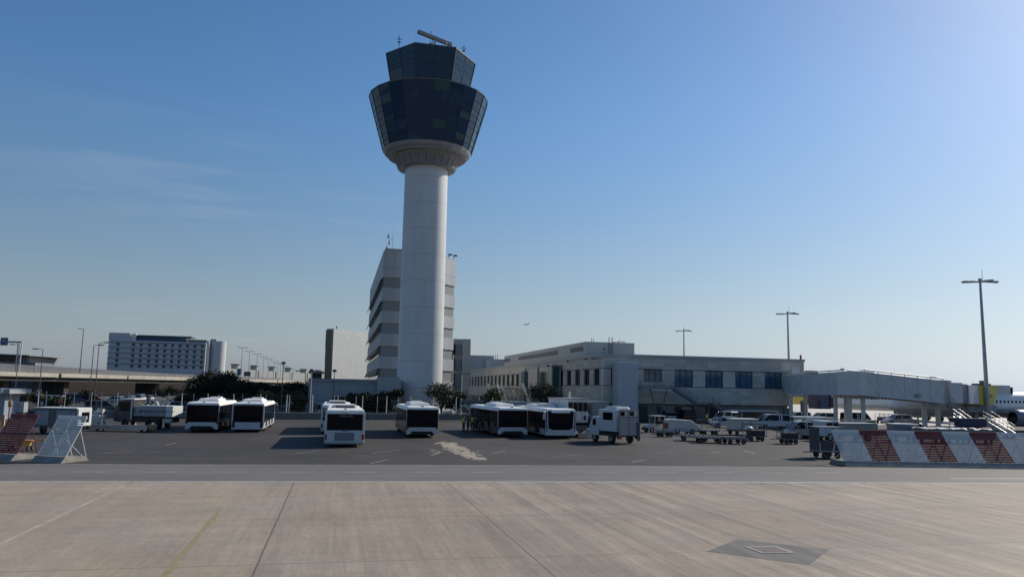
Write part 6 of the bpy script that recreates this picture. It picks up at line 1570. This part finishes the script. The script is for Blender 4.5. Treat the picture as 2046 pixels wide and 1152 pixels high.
MB().bb(-Lt / 2 + .5, -Lt / 2 + 2.0, -1.15, 1.15, 2.87, 3.0, white).build('cab_roof', tk, bevel=.05)
MB().bb(-Lt / 2 + 1.7, -Lt / 2 + 1.82, -1.16, -1.1, .9, 2.85, white).build('cab_pillar', tk)
MB().bb(-Lt / 2 + .3, Lt / 2 - .2, -.9, .9, .65, 1.15, M('chassis_rust', (.05, .035, .035), .7, 0, .2, 2)).build('chassis', tk)
MB().box((Lt / 2 - .55, -1.0, .85), (.9, .3, .4), offwhite).build('hose_reel', tk)
m = MB()
for i in range(7): m.tube((-1.2 + i * .5, -.4, 2.3), (-1.0 + i * .5, .3, 2.62), .05, dsteel, n=5)
m.tube((1.2, -.5, 2.33), (.95, -.5, 2.75), .08, white); m.build('top_pipes', tk)
text('L-4', .62, M('letter_black', (.03, .03, .035), .6, 0, 0), tk, (-.55, -1.165, 1.74), (R(90), 0, 0), 'lettering'); text('< HYDRANT NO SMOKING', .30, MATS['letter_black'], tk, (1.35, -1.165, 1.74), (R(90), 0, 0), 'lettering')
wheels(tk, (-Lt / 2 + 1.1, Lt / 2 - 1.4, Lt / 2 - 2.5), (-.95, .95), .5)
# long low trailer in front of it
lt = thing('low_trailer', 'long low flat steel trailer lying in front of the tanker truck', 'trailer', (*g(250, 861), 0), R(-14))
la_, lb2 = g(178, 862), g(314, 859); LL = (Vector(lb2) - Vector(la_)).length
MB().bb(-LL / 2, LL / 2 - .6, -.7, .7, .28, .42, M('trailer_grey', (.30, .30, .31), .45, .2, .12, 1)).build('deck', lt)
MB().bb(-LL / 2, LL / 2 - .6, -.78, -.71, .20, .52, steel).build('side_beam', lt); MB().bb(-LL / 2, LL / 2 - .7, -.6, .6, .44, .58, dgrey).build('load_rail', lt)
MB().lathe([(.02, -.3), (.35, -.28), (.42, 0), (.35, .28), (.02, .3)], 12, cardb, (LL / 2 - .3, -.3, .42), axis='x').build('hose_drum', lt)
wheels(lt, (-LL / 2 + .7, LL / 2 - 1.2), (-.55, .55), .2, .16)
# pallet and box behind the fences
rk2 = thing('orange_barrow', 'orange trolley behind the two left blast fence panels', 'trolley', (*g(42, 899), 0), R(-12))
MB().bb(-.9, .9, -.3, .3, .62, .68, orange).build('deck', rk2); MB().bb(-.1, .5, -.25, .25, .3, .6, M('trolley_yellow', (.50, .38, .08), .6, 0, .1, 2)).build('motor', rk2); wheels(rk2, (-.6, .6), (-.25, .25), .18, .1)
MB().tube((.9, 0, .66), (1.5, 0, .72), .04, orange).build('handle', rk2)
# signs by the fence
def sign(label, px, py, D, kind, rad_=.38):
    c = cd(px, py, D); t = thing('road_sign', label, 'road sign', (c[0], c[1], 0), -YAW)
    MB().tube((0, .05, 0), (0, .05, c[2]), .04, post_steel, n=6).build('post', t)
    if kind == 'stop': MB().lathe([(.01, -.03), (rad_, -.03), (rad_, .02), (.01, .02)], 8, redp, (0, 0, c[2]), False, R(22.5), axis='y').build('panel', t); text('STOP', .24, M('sign_white', (.55, .57, .62), .5, 0, 0), t, (0, -.035, c[2]), (R(90), 0, 0), 'lettering')
    elif kind == 'ring': MB().lathe([(.01, -.03), (rad_, -.03), (rad_, .02), (.01, .02)], 20, M('sign_pale', (.45, .40, .38), .5, 0, .05, 2), (0, 0, c[2]), axis='y').build('panel', t); MB().lathe([(rad_ * .72, -.04), (rad_ * 1.04, -.04), (rad_ * 1.04, -.03)], 20, redp, (0, 0, c[2]), axis='y').build('ring', t)
    else: MB().bb(-.42, .42, -.03, .02, c[2] - .16, c[2] + .16, M('sign_pale', (.45, .40, .38), .5, 0, .05, 2)).build('panel', t)
    return t
sign('octagonal red stop sign left of the pump unit', 121, 803, 108, 'stop', .36); sign('small round red rimmed sign above the stop sign', 122.5, 793, 109, 'ring', .26)
sign('large faded round sign behind the left fence', 77.5, 781, 116, 'ring', .42); sign('small white plate below the large faded round sign', 77.5, 788, 115.8, 'plate')

# ================================================================ PEOPLE
def person(label, loc, rz, vest=hivis, top=navy, legs=navy, h=1.76, pose=0, bag=False, lean=0.):
    t = thing('person', label, 'person', loc, rz, 'ground staff'); s = h / 1.76; rs = random.Random(int(loc[0] * 100))
    sp_ = .10 + .02 * pose
    J = {'pel': (0, 0, .95), 'waist': (0, .01 + lean * .2, 1.10), 'chest': (0, .0 + lean, 1.36), 'neck': (0, .01 + lean, 1.50), 'head': (0, .035 + lean, 1.60), 'crown': (0, .02 + lean, 1.72)}
    E_ = [('pel', 'waist'), ('waist', 'chest'), ('chest', 'neck'), ('neck', 'head'), ('head', 'crown')]
    rad_ = {'pel': .155, 'waist': .135, 'chest': .165, 'neck': .058, 'head': .098, 'crown': .075}
    st = .0 if pose != 2 else .22
    for q, x in (('l', -1), ('r', 1)):
        f = st * x
        J.update({q + 'hip': (x * .09, 0, .90), q + 'kn': (x * .10, .02 + f * .5, .50), q + 'an': (x * (sp_ + .01), -.01 + f * 1.1, .09), q + 'toe': (x * (sp_ + .03), .15 + f * 1.1, .045),
                  q + 'sh': (x * .19, lean, 1.42), q + 'el': (x * (.26 if pose != 1 else .27), -.03 + lean, 1.14), q + 'wr': ((x * .27, .06 + lean, .90) if pose != 1 else (x * .10, .20 + lean, 1.12))})
        E_ += [('pel', q + 'hip'), (q + 'hip', q + 'kn'), (q + 'kn', q + 'an'), (q + 'an', q + 'toe'), ('chest', q + 'sh'), (q + 'sh', q + 'el'), (q + 'el', q + 'wr')]
        rad_.update({q + 'hip': .098, q + 'kn': .066, q + 'an': .047, q + 'toe': .04, q + 'sh': .075, q + 'el': .048, q + 'wr': .032})
    names = list(J); me = bpy.data.meshes.new('person'); me.from_pydata([Vector(J[k_]) * s for k_ in names], [(names.index(a), names.index(c)) for a, c in E_], [])
    o = bpy.data.objects.new('body', me); C.objects.link(o)
    sk = o.modifiers.new('skin', 'SKIN'); sk.use_smooth_shade = True; ss = o.modifiers.new('sub', 'SUBSURF'); ss.levels = ss.render_levels = 2
    for i, k_ in enumerate(names):
        v = me.skin_vertices[0].data[i]; v.radius = (rad_[k_] * s * (1.12 if k_ in ('chest', 'waist', 'pel') else 1), rad_[k_] * s * (.78 if k_ in ('chest', 'waist', 'pel') else 1)); v.use_root = (k_ == 'pel')
    dg = bpy.context.evaluated_depsgraph_get(); m2 = bpy.data.meshes.new_from_object(o.evaluated_get(dg)); bpy.data.objects.remove(o)
    b = MB(); b.v = [tuple(v.co) for v in m2.vertices]; b.mats = [skin, top, legs, black]
    for p in m2.polygons:
        z = p.center.z / s; xx = abs(p.center.x) / s
        b.f.append(tuple(p.vertices)); b.smo.append(True)
        b.mi.append(0 if z > 1.50 else (3 if z < .10 else (2 if z < 1.0 and xx < .22 else (0 if (xx > .2 and z < .93) else 1))))
    for q, x in (('l', -1), ('r', 1)):      # hands: palm, four fingers and a thumb
        w_ = Vector(J[q + 'wr']) * s; e = Vector(J[q + 'el']) * s; d = (w_ - e).normalized(); sd = Vector((0, 1, 0)) if pose != 1 else Vector((0, 0, 1))
        b.tube(w_, w_ + d * .09 * s, .034 * s, skin, .036 * s, 7)
        for i in range(4): a = w_ + d * .085 * s + sd * (i - 1.5) * .018 * s; b.tube(a, a + d * (.06 + .012 * (1.5 - abs(i - 1.4))) * s + Vector((-x * .015, 0, 0)), .009 * s, skin, .007 * s, 5)
        a = w_ + d * .035 * s + sd * .03 * s; b.tube(a, a + (d * .6 + sd * .8).normalized() * .055 * s, .010 * s, skin, .008 * s, 5)
    # face
    hc = Vector(J['head']) * s
    for x in (-1, 1): b.lathe([(.001, .010), (.012, .006), (.014, 0)], 8, black, (x * .034 * s, hc.y + .092 * s, hc.z + .02 * s), axis='y'); b.lathe([(.001, 0), (.028, 0), (.02, .02)], 8, skin, (x * .098 * s, hc.y - .01, hc.z), axis='x')
    b.box((0, hc.y + .10 * s, hc.z - .008), (.024 * s, .035 * s, .045 * s), skin); b.box((0, hc.y + .088 * s, hc.z - .055 * s), (.045 * s, .012, .010), M('lip', (.30, .12, .10), .6, 0, 0))
    b.build('body', t)
    hr = MB(); hr.lathe([(.112 * s, -.02), (.118 * s, .04), (.10 * s, .10), (.05 * s, .135), (.002, .14)], 12, hairm, (0, hc.y - .015, hc.z + .01)); hr.build('hair', t)
    vm = MB(); pr = [(.178, 1.02), (.185, 1.14), (.20, 1.30), (.205, 1.42), (.12, 1.49)]
    vs = []; n = 14
    for r_, z in pr:
        for i in range(n):
            a = 2 * math.pi * i / n; fy = lean * min(1, max(0, (z - 1.0) / .36)); vs.append((r_ * 1.05 * math.cos(a) * s, (r_ * .82 * math.sin(a) + fy) * s, z * s))
    fs = [(j * n + i, j * n + (i + 1) % n, (j + 1) * n + (i + 1) % n, (j + 1) * n + i) for j in range(len(pr) - 1) for i in range(n)]
    vm.add(vs, fs, vest, True)
    vm.lathe([(.192 * s, 1.17 * s), (.198 * s, 1.22 * s)], 14, M('reflective_tape', (.60, .62, .62), .3, .2, 0)); vm.build('vest', t)
    return t
person('person in a yellow vest and dark trousers, leftmost of the group beside the dark bus', (*g(926, 863), 0), R(-60), pose=0)
person('person in dark clothes, middle of the group beside the dark bus', (*g(935, 862.5), 0), R(40), vest=M('grey_vest', (.10, .12, .13), .8, 0, .2, 5), pose=1)
person('person in a yellow vest seen from behind, rightmost of the group beside the dark bus', (*g(943.5, 862), 0), R(10), pose=1, h=1.80)
wk = person('person in a bright yellow vest walking along the terminal wall with a white bag', (*g(1413, 848), 0), R(-75), pose=2, lean=.04)
bg_ = MB().lathe([(.03, .0), (.26, .06), (.30, .25), (.20, .45), (.05, .5)], 10, whitetarp)
bp_ = g(1417.5, 849); tag(bg_.build('carried_bag', None, (bp_[0], bp_[1], .42)), 'white bag carried by the walking person near the terminal wall', 'bag')
sv_ = thing('utility_box', 'white utility unit between the workers and the dark bus', 'box', (*g(951, 861), 0), R(0))
MB().bb(-.45, .45, -.3, .3, .1, 1.5, offwhite).build('case', sv_, bevel=.04); MB().bb(-.25, .25, -.33, -.3, .35, 1.2, dgrey).build('panel', sv_)

# ================================================================ AIRLINER IN THE SKY
fp_ = cd(1052, 647.5, 4300)
fl = thing('flying_airliner', 'tiny airliner climbing away in the sky right of the tower', 'airliner', fp_, R(-20))
fm = M('far_plane_grey', (.20, .22, .24), .5, 0, 0)
MB().lathe([(.1, -17), (1.2, -12), (2, -6), (2, 10), (1.2, 15), (.1, 17)], 12, fm, axis='y', close=True).build('fuselage', fl)
for s in (-1, 1):
    fixn(MB().add([(0, 3, -.6), (0, -3, -.6), (s * 16, -5, 1.0), (s * 16, -3.4, 1.0), (0, 3, .0), (0, -3, .0), (s * 16, -5, 1.2), (s * 16, -3.4, 1.2)], [(0, 1, 2, 3), (7, 6, 5, 4), (0, 4, 5, 1), (1, 5, 6, 2), (2, 6, 7, 3), (3, 7, 4, 0)], fm).build('wing', fl))
    MB().lathe([(1.1, -1.6), (1.2, 1.6)], 10, fm, (s * 5.5, 2, -1.6), axis='y', close=True).build('engine', fl)
fixn(MB().add([(-.15, -11, 1), (-.15, -16, 1), (-.15, -18, 7.5), (-.15, -15.4, 7.5), (.15, -11, 1), (.15, -16, 1), (.15, -18, 7.5), (.15, -15.4, 7.5)], [(0, 1, 2, 3), (7, 6, 5, 4), (0, 4, 5, 1), (1, 5, 6, 2), (2, 6, 7, 3), (3, 7, 4, 0)], fm).build('tail_fin', fl))
fl.rotation_euler = (R(-8), 0, R(55))
